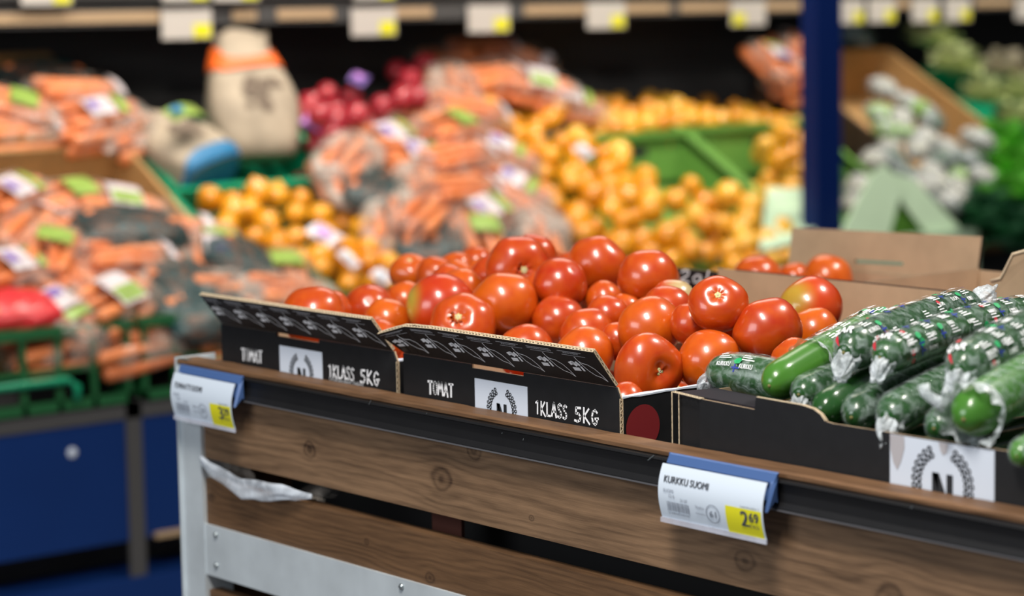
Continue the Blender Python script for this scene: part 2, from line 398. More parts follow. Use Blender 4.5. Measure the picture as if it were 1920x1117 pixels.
# ------------------------------------------------------------------ room
def struct(name, a, b, m_):
    o = MB().box(a, b).build(name, m_, kind='structure'); return o
struct('floor', (-3.6, -3.2, -.06), (4.2, 7.2, 0), 'floor')
struct('wall_back', (-3.66, -3.2, 0), (-3.5, 7.2, 3.4), 'wall')
struct('wall_right', (-3.6, 7.2, 0), (4.2, 7.3, 3.4), 'side_wall')

# ------------------------------------------------------------------ display table in front
TZ = .80                       # deck the cartons stand on
YF = -.035                     # front plane of ledge and rail
X0T, X1T = -.478, 1.30
tb = thing('display_table', 'dark wooden produce table with slatted front and grey steel corner post', 'table', (.4, .5, 0)); 
LOC = tb.location
def L_(x, z): return (x-LOC.x, z-LOC.z)
K1 = [L_(-.17, .757)+(.010,), L_(.105, .757)+(.015,), L_(.17, .800)+(.010,), L_(-.40, .765)+(.007,), L_(.275, .735)+(.004,), L_(.62, .742)+(.012,), L_(.82, .735)+(.016,)]
K2 = [L_(-.05, .655)+(.004,), L_(.08, .632)+(.007,), L_(-.41, .66)+(.006,)]
M['plank_a'] = wood_mat('stained pine plank', (.25, .150, .084), (.030, .015, .008), K1)
M['plank_b'] = wood_mat('darker stained pine plank', (.165, .088, .042), (.026, .012, .006), K2, 1.3)
part(MB().box((X0T+.055, YF+.006, .713), (X1T, YF+.026, .815)), 'plank', 'plank_a', tb)
part(MB().box((X0T+.055, YF+.006, .621), (X1T, YF+.026, .685)), 'plank', 'plank_b', tb)
part(MB().box((X0T+.055, YF+.006, .43), (X1T, YF+.026, .529)), 'plank', 'plank_b', tb)
part(MB().box((X0T+.055, YF+.002, .551), (X1T, YF+.014, .6215)), 'steel_rail', 'steel', tb)
def bolt(x, z, y=YF+.002):
    b = MB(); b.loft([[V((x+r*math.cos(2*PI*i/12), y-d, z+r*math.sin(2*PI*i/12))) for i in range(12)] for r, d in ((.0045, 0), (.0042, .002), (.002, .0033))])
    b.box((x-.003, y-.0036, z-.0006), (x+.003, y-.003, z+.0006)); part(b, 'bolt', 'steel_screw', tb)
for x, y in ((403, 1003), (404, 1060), (751, 1100), (1085, 1175)):
    p = at(x, y, Y=YF); bolt(p.x, p.z)
pb = MB(); pb.box((X0T, YF, 0), (X0T+.055, YF+.045, .8375)); pb.box((X0T, YF-.004, .0), (X0T+.0035, YF+.06, .8475))
part(pb, 'corner_post', 'steel', tb)
for (x, y) in ((X1T-.05, YF+.026), (X0T, .98), (X1T-.05, .98)):
    part(MB().box((x, y, 0), (x+.05, y+.045, TZ-.02)), 'corner_post', 'steel', tb)
part(MB().box((X0T, 1.0, TZ-.1), (X1T, 1.025, TZ)), 'back_plank', 'plank_b', tb)
part(MB().box((X0T, YF+.045, .06), (X0T+.02, .98, TZ-.02)), 'side_plank', 'plank_b', tb)
part(MB().box((X1T-.02, YF+.06, .06), (X1T, .98, TZ-.02)), 'side_plank', 'plank_b', tb)
part(MB().box((X0T+.02, YF+.03, TZ-.02), (X1T-.02, 1.0, TZ)), 'deck', 'table_deck', tb)
part(MB().box((X0T+.02, YF+.17, .06), (X1T-.02, YF+.18, .77)), 'inner_panel', 'dark', tb)
# wooden ledge on top of the front with a worn rounded edge
lb = MB(); n = 60
prof = [(-.034, .838), (-.0375, .840), (-.0378, .8438), (-.0350, .8457), (-.004, .8457), (-.002, .843), (-.002, .838)]
rnd = random.Random(3)
lb.loft([[V((X0T+.004+(X1T-X0T-.004)*k/n, y+rnd.uniform(-.0004, .0004), z+rnd.uniform(-.0004, .0004))) for y, z in prof] for k in range(n+1)], smooth=False)
part(lb, 'ledge', 'wood_top', tb)
# black price rail under it
rb = MB(); prof = [(-.034, .8385), (-.0440, .8385), (-.0455, .836), (-.0425, .834), (-.0405, .825), (-.0405, .815), (-.0445, .809), (-.0435, .8065), (-.036, .8065)]
rb.loft([[V((x, y, z)) for y, z in prof] for x in (X0T+.022, X1T)], smooth=False)
part(rb, 'price_rail', 'black_rail', tb)
part(MB().box((X0T+.022, -.0448, .8062), (X1T, -.0436, .8078)), 'rail_lip', 'rail_lip', tb)
part(MB().box((X0T+.002, -.0370, .8458), (X0T+.028, -.028, .8466)), 'corner_plate', 'steel_screw', tb)
bb = MB(); bb.box((-.024, YF+.09, .655), (.036, YF+.095, .713))
bo = part(bb, 'bracket', 'bracket', tb)
for x in (-.009, .019):
    h_ = MB(); h_.loft([[V((x+r*math.cos(2*PI*i/12), YF+.0898-d, .703+r*math.sin(2*PI*i/12))) for i in range(12)] for r, d in ((.004, 0), (.0035, .002))])
    part(h_, 'screw', 'dark', tb, parent=bo)
# small scuffs on the black rail
sc_ = MB(); rnd = random.Random(9)
for (x, y, l_) in ((691, 758, .008), (799, 775, .002), (940, 812, .002), (980, 825, .003), (1214, 862, .012), (1707, 952, .003)):
    p = at(x, y, Y=-.046); a_ = rnd.uniform(.6, 1.2)
    sc_.face([p, p+V((l_*math.cos(a_), 0, l_*math.sin(a_))), p+V((l_*math.cos(a_)+.0008, 0, l_*math.sin(a_)-.0006)), p+V((.0008, 0, -.0006))])
part(sc_, 'scuffs', 'steel_screw', tb)
# little black plate clip at the corner of the deck
ck = MB(); ck.loft([[V((-.452+r*math.cos(2*PI*i/16)*1.5, .05+r*math.sin(2*PI*i/16), z)) for i in range(16)] for r, z in ((.016, .8405), (.018, .845), (.0155, .851), (.012, .8525))])
kc = ck.build('bottle_lid', 'black_rail', origin=(-.452, .05, .8405))
tag(kc, 'small black lid lying at the left end of the table top', 'lid')
part(MB().loft([[V((-.452+r*math.cos(2*PI*i/16)*1.5, .05+r*math.sin(2*PI*i/16), z)) for i in range(16)] for r, z in ((.0115, .8526), (.010, .8535))]), 'highlight_disc', 'label', kc)  # white disc painted in as the highlight on the lid
part(MB().box((X0T+.02, .01, TZ+.0), (-.425, .10, .8405)), 'corner_block', 'wood_top', tb)

# ------------------------------------------------------------------ price tags on the rail
def price_tag(x0, x1, zt, zb, name_text, whole, cents, code, label):
    w = x1-x0; h = zt-zb; yb = -.0475
    t = thing('price_tag', label, 'price tag', ((x0+x1)/2, yb, zb), 'price tags on the front rail')
    prof = lambda v, d=0: V((0, yb-.004-.010*math.sin(PI*min(1, max(0, v/h))*.95)-.006*(1-v/h)-d, zb+v))
    def fn(u, v, d=.0009): p = prof(v, d); p.x = x0+u; return p
    N = 12; lo, hi = .004, h-.009
    m_ = MB(); m_.geo([fn(u, lo+(hi-lo)*k/N, 0) for k in range(N+1) for u in (0, w)], [(2*k, 2*k+1, 2*k+3, 2*k+2) for k in range(N)], 0, True)
    m_.geo([fn(u, lo+(hi-lo)*k/N, -.0005) for k in range(N+1) for u in (0, w)], [(2*k, 2*k+1, 2*k+3, 2*k+2) for k in range(N)], 0, True)
    pa = part(m_, 'paper', 'paper', t)
    y_ = MB(); ux, vt = w*.655, h*.46; y_.geo([fn(u, lo+(vt-lo)*k/6, .0005) for k in range(7) for u in (ux, w-.002)], [(2*k, 2*k+1, 2*k+3, 2*k+2) for k in range(6)], 0, True)
    part(y_, 'yellow_panel', 'yellow', t, parent=pa)
    k_ = MB(); g_ = MB()
    put_text(k_, name_text, fn, w*.055, h*.62, w=w*.43 if len(name_text) < 14 else w*.46, h=h*.105, bold=.00020)
    put_text(g_, 'SUOMI', fn, w*.055, h*.475, w=w*.10)
    for q in range(26):
        u = w*.085+q*w*.0085; ww = w*(.0052 if q % 3 else .0072)*(.5+((q*7) % 5)*.14)
        vb = h*(.175 if q in (0, 13, 25) else .2); k2 = g_; k2.face([fn(u, vb), fn(u+ww, vb), fn(u+ww, h*.34), fn(u, h*.34)])
    put_text(g_, '6 408430 000142', fn, w*.09, h*.145, w=w*.2, h=h*.028)
    put_text(g_, '12.4.', fn, w*.11, h*.40, w=w*.06); put_text(g_, '31.07', fn, w*.22, h*.365, w=w*.07)
    put_text(g_, 'Vaaka-', fn, w*.365, h*.315, w=w*.09); put_text(g_, 'numero', fn, w*.365, h*.225, w=w*.09)
    r = w*.062; cx, cy = w*.53, h*.28
    ribbon(g_, [(cx+r*math.cos(a*PI/14), cy+r*1.0*math.sin(a*PI/14)) for a in range(29)], .0009, fn)
    put_text(g_, code, fn, cx-r*.5, cy-h*.05, w=r*1.0, h=h*.10, bold=.0002)
    put_text(k_, 'Laatuluokka 1', fn, w*.80, h*.475, w=w*.165, h=h*.03)
    f2 = lambda u, v: fn(u, v, .0012)
    put_text(k_, whole, f2, w*.80, h*.20, w=w*.066, h=h*.24, bold=.0006)
    put_text(k_, cents, f2, w*.878, h*.285, w=w*.085, h=h*.145, bold=.0004)
    put_text(k_, '\u20ac/KG', f2, w*.87, h*.19, w=w*.09, h=h*.055)
    part(k_, 'dark_lettering', 'tag_ink', t, parent=pa); part(g_, 'small_print', 'tag_grey', t, parent=pa)
    # holder: back strip, blue head, clear lower lip
    b_ = MB(); b_.box((x0-.001, yb+.0005, h+zb-.03), (x1+.003, yb+.0015, zt+.001))
    b_.hexa([(x0-.001, yb-.0035, zt-.0095), (x1+.003, yb-.0035, zt-.0095), (x1+.003, yb+.001, zt-.0085), (x0-.001, yb+.001, zt-.0085), (x0+.002, yb-.0015, zt), (x1+.006, yb-.0015, zt), (x1+.006, yb+.001, zt+.001), (x0+.002, yb+.001, zt+.001)])
    hd = part(b_, 'holder', 'blue_plastic', t)
    e_ = MB(); e_.hexa([(x1-.001, yb-.013, zb+h*.45), (x1+.0015, yb-.011, zb+h*.45), (x1+.003, yb, zb+h*.62), (x1+.001, yb, zb+h*.62), (x1-.001, yb-.005, zt-.010), (x1+.0015, yb-.004, zt-.010), (x1+.005, yb, zt-.004), (x1+.002, yb, zt-.004)])
    part(e_, 'holder_end', 'blue_plastic', t, parent=hd)
    l_ = MB(); a, b = fn(0, .0045, .0012), fn(0, 0, .0005); l_.fbox((x0-.001, a.y-.0004, zb-.001), (w+.002, 0, 0), (0, .0016, 0), (0, 0, .0052))
    part(l_, 'lower_lip', 'clear_plastic', t, parent=hd)
price_tag(-.449, -.298, .8405, .768, 'TOMAATTI SUOMI', '3', '29', '77', 'white and yellow price tag reading 3.29 at the left corner of the table')
price_tag(.527, .681, .8455, .775, 'KURKKU SUOMI', '2', '69', '61', 'white and yellow price tag reading KURKKU SUOMI 2.69 below the cucumber carton')

# ------------------------------------------------------------------ cartons
def panel(mb, p0, dx, dz, th, n_out):
    """corrugated panel: outer black sheet and inner brown sheet (material 0 and 1)"""
    p0, dx, dz, n_out = V(p0), V(dx), V(dz), V(n_out)
    mb.fbox(p0, dx, dz, -n_out*(th*.5), 0); mb.fbox(p0-n_out*(th*.5), dx, dz, -n_out*(th*.5), 1)
BK = ['black_card', 'brown_card']
def carton_shell(root, x0, x1, y0, y1, z0, zt, zb=None, zs=None, th=.0042, front=True):
    zb = zb or zt; zs = zs or zt
    part(MB().box((x0+th, y0+th, z0), (x1-th, y1-th, z0+.003)), 'base_panel', 'brown_card', root)
    if front:
        m_ = MB(); panel(m_, (x0, y0, z0), (x1-x0, 0, 0), (0, 0, zt-z0), th, (0, -1, 0)); part(m_, 'front_panel', BK, root)
    m_ = MB(); panel(m_, (x1, y1, z0), (x0-x1, 0, 0), (0, 0, zb-z0), th, (0, 1, 0)); bk = part(m_, 'back_panel', BK, root)
    m_ = MB(); panel(m_, (x0, y1-th, z0), (0, y0-y1+2*th, 0), (0, 0, zs-z0), th, (-1, 0, 0)); part(m_, 'side_panel', BK, root)
    m_ = MB(); panel(m_, (x1, y0+th, z0), (0, y1-y0-2*th, 0), (0, 0, zs-z0), th, (1, 0, 0)); sp = part(m_, 'side_panel', BK, root)
    return bk, sp

def flap_logos(mb, gm, fn, count, pitch, u0):
    for k in range(count):
        u = u0+k*pitch; s = pitch/.0545
        f = lambda a, b: fn(u+a*s, b)
        ribbon(gm, [(-.020, .0585), (.020, .0585)], .0009, f); ribbon(gm, [(-.016, .0520), (.024, .0520)], .0006, f)
        put_text(gm, 'puhtaasti kotimainen' if k % 2 else 'suomesta', f, (-.020 if k % 2 else -.012), .0535, w=.042 if k % 2 else .026, h=.0034, flip=True)
        ribbon(mb, [(.004, .050), (.0052, .045), (.0085, .036), (.0135, .026), (.021, .0185), (.030, .0155), (.036, .0095)], .0011, f)
        ribbon(mb, [(.0052, .044), (.0095, .0395), (.019, .0375), (.027, .031), (.033, .020), (.036, .0095)], .0011, f)
        mb.face([f(.0036, .050), f(.0056, .044), f(.0076, .039), f(.0062, .043)])
        for pts, w_ in (([(-.012, .0355), (-.0065, .038), (-.0025, .0335)], .0058), ([(-.0105, .0255), (-.0015, .0262)], .0062), ([(.0002, .0395), (.0034, .0345)], .0042), ([(.0044, .0315), (.0058, .0245)], .0036)):
            ribbon(mb, pts, w_, f)

def tomato_carton(x0, y0, label, left_bend, ursprung):
    x1 = x0+.40; y1 = y0+.30; zt = .8955; th = .0042
    t = thing('tomato_carton', label, 'carton', ((x0+x1)/2, (y0+y1)/2, TZ), 'printed tomato cartons at the front of the table')
    # front panel with a lowered slot over the label
    a, b = x0+.135, x0+.233
    m_ = MB()
    for yy, mi in ((y0, 0), (y0+th/2, 1)):
        m_.prism([(x0, yy, TZ), (x1, yy, TZ), (x1, yy, zt-.012), (x1-.006, yy, zt), (b, yy, zt), (b, yy, zt-.0045), (a, yy, zt-.0045), (a, yy, zt), (x0, yy, zt)], (0, th/2, 0), mi)
    part(m_, 'front_panel', BK, t)
    e_ = MB(); flute(e_, (x1+.0002, y0+th*.5, TZ+.01), (x1+.0002, y0+th*.5, zt-.012), (0, 1, 0), th); part(e_, 'corrugated_edge', 'raw_edge', t)
    carton_shell(t, x0, x1, y0, y1, TZ, zt, zb=zt, zs=zt-.012, front=False)
    s_ = MB(); rr = random.Random(int(x0*100)+50)
    n = 22; s_.loft([[V((x1-.0046+q*.0052, y0+.004+(y1-y0-.008)*k/n, zt-.0122+z_+rr.uniform(-.0006, .0006))) for q, z_ in ((0, 0), (1, 0), (1, .002), (0, .0026))] for k in range(n+1)], smooth=False)
    part(s_, 'torn_side_edge', 'label', t)
    # flap leaning outwards
    nn = 24; dy, dz = -.0345, .0425; fl = V((0, dy, dz)); fn_n = V((0, -dz, dy)).normalized()
    def fpt(u, w, off=0.0):
        wl = w/.0547
        bend = max(0, 1-u/.07)**1.6*left_bend*wl
        lean = -.008*max(0, 1-u/.4)*wl*0
        c = V((x0+u+lean, y0, zt+.0005))+fl*wl
        c.z -= bend*.016; c.y += -bend*.006
        if u > .39: c.y += (u-.39)*.3*wl
        return c+fn_n*off
    us = [.003+(.394-.003)*k/nn for k in range(nn+1)]
    m_ = MB(); ws = [0, .0547]
    tipx = lambda u, w: u-(.012*w/.0547 if u > .35 else 0)*0
    for mi, (o0, o1) in enumerate(((0, -th/2), (-th/2, -th))):
        m_.loft([[fpt(u, 0, o0), fpt(u, .0547, o0), fpt(u, .0547, o1), fpt(u, 0, o1)] for u in us], mi=mi, smooth=False)
    fo = part(m_, 'front_flap', BK, t)
    e_ = MB()
    for k in range(0, nn, 3):
        flute(e_, fpt(us[k], .0550, -th/2), fpt(us[min(nn, k+3)], .0550, -th/2), fn_n, th, pitch=.0058)
    flute(e_, fpt(.3945, .001, -th/2), fpt(.3945, .054, -th/2), fn_n, th*.7, pitch=.012)
    part(e_, 'corrugated_edge', 'raw_edge', t, parent=fo)
    p_, g_ = MB(), MB(); flap_logos(p_, g_, lambda u, v: fpt(u, v*.0547/.0640, .0006), 7, .0545, .024)
    part(p_, 'leaf_logos', 'white_ink', t, parent=fo); part(g_, 'small_print', 'grey_ink', t, parent=fo)
    # printing on the front
    fn = lambda u, v: V((x0+u, y0-.0006, v))
    l_ = MB(); l_.box((x0+.142, y0-.0004, .812), (x0+.240, y0, .8795)); lb_ = part(l_, 'label', 'label', t)
    k_ = MB(); laurel_n(k_, lambda u, v: V((x0+u, y0-.0009, v)), .1925, .8470, .0215); part(k_, 'laurel_emblem', 'ink', t, parent=lb_)
    w_ = MB()
    put_brush(w_, 'TOMAT', fn, .0505, .8512, .0495, .0155)
    put_brush(w_, '1', fn, .255, .8500, .005, .0150, .17); put_brush(w_, 'KLASS', fn, .264, .8500, .046, .0155, .165)
    put_brush(w_, '5', fn, .3235, .8497, .0105, .0160, .17); put_brush(w_, 'KG', fn, .3385, .8495, .0245, .0165, .165)
    if ursprung: put_text(w_, 'Ursprungsland: Finland', fn, .2555, .8448, w=.074, h=.0050, bold=.0003)
    part(w_, 'brush_lettering', 'white_ink', t)
    if not ursprung:
        d_ = MB(); d_.disc((x1+.0008, y0+.0335, .8480), (0, 1, 0), (0, 0, 1), .0255, 32); part(d_, 'red_disc', 'red_sticker', t)
    return t
tomato_carton(-.4180, 0, 'black tomato carton with leaf printed flap nearest the left corner post', 0, True)
tomato_carton(-.0035, 0, 'black tomato carton with a red disc on its side beside the cucumber carton', 1, False)

# second row behind
t = thing('tomato_carton', 'open carton behind the front two with a long plain brown inner wall', 'carton', (.1125, .48, TZ))
carton_shell(t, -.095, .322, .335, .635, TZ, .885, zb=.9435, zs=.885)
e_ = MB(); flute(e_, (-.06, .6329, .9438), (.322, .6329, .9438), (0, 1, 0), .0042); part(e_, 'corrugated_edge', 'black_card', t)
t = thing('tomato_carton', 'black carton hidden behind the left tomato heap', 'carton', (-.31, .47, TZ))
carton_shell(t, -.515, -.10, .335, .61, TZ, .88)
# third row: black front with white brush lettering, tall brown flap with a slot at the back
t = thing('tomato_carton', 'black carton at the back with a raised brown flap that has a slot', 'carton', (-.12, .83, TZ))
carton_shell(t, -.312, .072, .655, 1.0-.004, TZ, .934, zb=.904, zs=.905)
fb = MB(); fy = .997
for yy, mi in ((fy-.002, 1), (fy, 0)):
    A = [(-.312, .893), (.070, .903), (.074, .972), (-.309, .9635)]
    sl = [(-.170, .9205), (-.072, .9235), (-.072, .9205), (-.086, .9205), (-.086, .9182), (-.170, .9165)]
    def P_(x, z): return V((x, yy+(z-.893)*.12, z))
    y2 = V((0, .002, 0))
    zl = lambda x: .893+(x+.312)*.0262
    zh = lambda x: .9635+(x+.309)*.0222
    fb.prism([P_(-.312, .893), P_(-.170, zl(-.17)), P_(-.170, zh(-.17)), P_(-.309, .9635)], y2, mi)
    fb.prism([P_(-.072, zl(-.072)), P_(.070, .903), P_(.074, .972), P_(-.072, zh(-.072))], y2, mi)
    fb.prism([P_(-.170, zl(-.17)), P_(-.072, zl(-.072)), P_(-.072, .9195), P_(-.170, .9168)], y2, mi)
    fb.prism([P_(-.170, .9225), P_(-.072, .9250), P_(-.072, zh(-.072)), P_(-.170, zh(-.17))], y2, mi)
part(fb, 'back_flap', BK, t)
w_ = MB(); put_brush(w_, '2alu', lambda u, v: V((-.200+u, .6543, v)), 0, .9150, .085, .0175, .17, .12); part(w_, 'brush_lettering', 'white_ink', t)
# right of it: brown carton with a torn flap
t = thing('produce_carton', 'brown carton with a torn pale flap at the right edge behind the cucumbers', 'carton', (.58, .83, TZ))
carton_shell(t, .385, .78, .66, .99, TZ, .936, zb=.94, zs=.936)
tf = MB(); rr = random.Random(4)
tf.prism([(.375, .662, .936), (.470, .662, .936), (.470, .650, 1.01), (.418, .651, .995), (.404, .654, .975), (.395, .657, .962), (.378, .659, .957), (.372, .661, .946)], (0, .003, 0))
part(tf, 'torn_flap', 'brown_card', t)
te = MB(); te.tube([(.470, .650, 1.011), (.418, .651, .996), (.404, .654, .976), (.394, .657, .963), (.376, .659, .958)], .0022, 6); part(te, 'torn_edge', 'raw_edge', t)
t = thing('produce_carton', 'low black carton between the brown walled carton and the torn brown carton', 'carton', (.23, .84, TZ))
carton_shell(t, .082, .375, .66, .99, TZ, .925, zb=.925, zs=.928)
e_ = MB(); flute(e_, (.29, .6622, .9255), (.375, .6622, .9255), (0, 1, 0), .0042); part(e_, 'corrugated_edge', 'raw_edge', t)
tl = MB(); tl.prism([(.300, .658, .926), (.372, .658, .926), (.370, .652, .934), (.345, .651, .936), (.318, .653, .932), (.302, .655, .934)], (0, .004, 0)); part(tl, 'torn_rim', 'label', t)

# ------------------------------------------------------------------ cucumber carton
cx0, cx1, cy0, cy1, czt = .475, 1.21, 0.0, .40, .8955
t = thing('cucumber_carton', 'black carton holding the cucumbers with a white laurel emblem label', 'carton', ((cx0+cx1)/2, .2, TZ))
m_ = MB(); th = .0042
for yy, mi in ((cy0, 0), (cy0+th/2, 1)):
    pts = [(cx0+.049, TZ), (cx1, TZ), (cx1, czt), (.715, czt-.0015), (.706, czt-.0005), (.700, czt+.006), (.690, czt+.0105), (.675, czt+.0125), (.6085, czt+.0135), (.606, czt), (cx0+.049, czt+.002)]
    m_.prism([(x, yy, z) for x, z in pts], (0, th/2, 0), mi)
fp = part(m_, 'front_panel', BK, t)
e_ = MB()
for (a, b) in (((.700, czt+.006), (.690, czt+.0105)), ((.690, czt+.0105), (.675, czt+.0125)), ((.706, czt), (.700, czt+.006))): flute(e_, (a[0], .0021, a[1]+.0003), (b[0], .0021, b[1]+.0003), (0, 1, 0), th*.8)
flute(e_, (.675, .0021, czt+.0128), (.6085, .0021, czt+.0138), (0, 1, 0), th*.5)
part(e_, 'corrugated_edge', 'raw_edge', t)
m_ = MB(); panel(m_, (cx0+.004, .010, TZ), (.049, -.004, 0), (0, 0, czt+.003-TZ), th, (0, -1, 0)); part(m_, 'corner_tab', BK, t)
e_ = MB()
flute(e_, (cx0+.0015, .004, TZ+.008), (cx0+.0015, .004, czt+.004), (.78, -.6, 0), .0050, pitch=.0085); flute(e_, (cx0+.0085, .0075, TZ+.008), (cx0+.0085, .0075, czt+.004), (.78, -.6, 0), .0050, pitch=.0085)
flute(e_, (cx0+.002, .006, czt+.0045), (cx0+.052, .001, czt+.0028), (0, 1, 0), .005)
part(e_, 'corrugated_edge', 'raw_edge', t)
carton_shell(t, cx0, cx1, cy0+.012, cy1, TZ, czt, zb=.90, zs=czt, front=False)
m_ = MB(); m_.hexa([(cx0+.002, .008, czt+.0005), (cx0+.133, .0045, czt-.0005), (cx0+.14, .06, czt-.004), (cx0+.002, .07, czt-.002), (cx0+.002, .008, czt+.004), (cx0+.133, .0045, czt+.0022), (cx0+.14, .06, czt-.001), (cx0+.002, .07, czt+.001)]); part(m_, 'top_flap', 'matt_card', t)
l_ = MB(); l_.box((.7935, cy0-.0005, .806), (.9235, cy0, .8935)); lb_ = part(l_, 'label', 'label', t)
k_ = MB(); laurel_n(k_, lambda u, v: V((u, cy0-.0010, v)), .8605, .8530, .0300); part(k_, 'laurel_emblem', 'ink', t, parent=lb_)
s_ = MB(); s_.face([(.7936, -.0009, .8934), (.812, -.0009, .8934), (.8125, -.0009, .882), (.808, -.0009, .868), (.803, -.0009, .859), (.798, -.0009, .866), (.7945, -.0009, .878)])
s_.face([(.8555, -.0009, .8934), (.868, -.0009, .8934), (.866, -.0009, .884), (.861, -.0009, .881), (.858, -.0009, .885)])
M['stain'] = mat('beige stain', (.42, .40, .42), .6); part(s_, 'stain', 'stain', t, parent=lb_)

# ------------------------------------------------------------------ tomatoes
def tomato_mesh(name, seed, lobes, amp, flat, dimple, mat_='tomato', nu=40, nv=26):
    rr = random.Random(seed); ph = rr.uniform(0, 6); ph2 = rr.uniform(0, 6); a2 = rr.uniform(.01, .035); a3 = rr.uniform(0, .03)
    vs, fs = [], []
    for j in range(nv+1):
        th = PI*j/nv
        for i in range(nu):
            f = 2*PI*i/nu
            up_ = max(0, math.cos(th*.62))
            r = 1 + amp*math.cos(lobes*f+ph)*abs(math.sin(th))**1.5*up_ + a2*math.cos(2*f+ph2)*math.sin(th) + a3*math.cos(3*f+ph2*2)*math.sin(th)
            x, y, z = r*math.sin(th)*math.cos(f), r*math.sin(th)*math.sin(f), flat*math.cos(th)
            z += .10*math.sin(th)**2*flat                        # wide shoulders
            z -= dimple*math.exp(-(th/.32)**2)*(1+.10*math.cos(lobes*f+ph))
            z += .035*math.exp(-((PI-th)/.14)**2)
            vs.append((x, y, z))
    for j in range(nv):
        for i in range(nu):
            k = (i+1) % nu; fs.append((j*nu+i, (j+1)*nu+i, (j+1)*nu+k, j*nu+k))
    me = bpy.data.meshes.new(name); me.from_pydata(vs, [], fs)
    bm = bmesh.new(); bm.from_mesh(me); bmesh.ops.remove_doubles(bm, verts=bm.verts, dist=1e-5); bmesh.ops.recalc_face_normals(bm, faces=bm.faces); bm.to_mesh(me); bm.free()
    me.materials.append(M[mat_]); me.shade_smooth()
    return me, flat-dimple
TM = [tomato_mesh('tomato', 1, 5, .030, .90, .13), tomato_mesh('tomato', 2, 6, .042, .86, .16), tomato_mesh('tomato', 3, 4, .050, .92, .12), tomato_mesh('tomato', 4, 5, .028, .95, .10)]
TM_BIG = tomato_mesh('tomato', 11, 3, .12, .86, .22)
def scar_mesh():
    s = MB(); n = 20; rr = random.Random(5)
    s.loft([[V((r*(1+.35*k*math.cos(5*2*PI*i/n)+rr.uniform(-.08, .08))*math.cos(2*PI*i/n), r*(1+.35*k*math.cos(5*2*PI*i/n))*math.sin(2*PI*i/n), z)) for i in range(n)] for r, k, z in ((.115, .3, -.05), (.11, .3, .015), (.06, .1, .024), (.045, 0, .02))])
    o = s.build('stem_scar', 'stem_scar'); me = o.data; bpy.data.objects.remove(o)
    s = MB(); s.loft([[V((r*math.cos(2*PI*i/12), r*math.sin(2*PI*i/12), z)) for i in range(12)] for r, z in ((.042, .02), (.036, .036), (.024, .040), (.02, .025))])
    o = s.build('stem_core', 'stem_core'); mc = o.data; bpy.data.objects.remove(o)
    return me, mc
SCAR, CORE = scar_mesh()
def tomato(p, r, axis, label, group=None, variant=None, mat_=None, sq=(1, 1, 1), spin=0):
    me, zt = variant or TM[random.randrange(4)]
    o = bpy.data.objects.new('tomato', me); COL.objects.link(o)
    o.location = p; o.rotation_mode = 'QUATERNION'
    o.rotation_quaternion = V((0, 0, 1)).rotation_difference(V(axis).normalized()) @ Quaternion((0, 0, 1), spin)
    o.scale = [r*s for s in sq]
    tag(o, label, 'tomato', group)
    s = bpy.data.objects.new('stem_scar', SCAR); COL.objects.link(s); s.parent = o; s.location = (0, 0, zt); s['label'] = 'pale green stem scar'
    c = bpy.data.objects.new('stem_core', CORE); COL.objects.link(c); c.parent = s
    if mat_:
        d, pc, r0 = mat_
        loc = o.rotation_quaternion.inverted() @ V(d)
        o.data = me.copy(); o.data.materials.clear()
        o.data.materials.append(fruit_mat('ripening tomato skin', (.46, .026, .004), (.60, .075, .004), .30, .45, .12, patch=(tuple(loc), pc, r0)))
    return o
def face_axis(dx, dy):   # direction pointing at the camera side, offset in units of the radius
    z = math.sqrt(max(.02, 1-dx*dx-dy*dy)); return RT*dx+UP*dy-FW*z
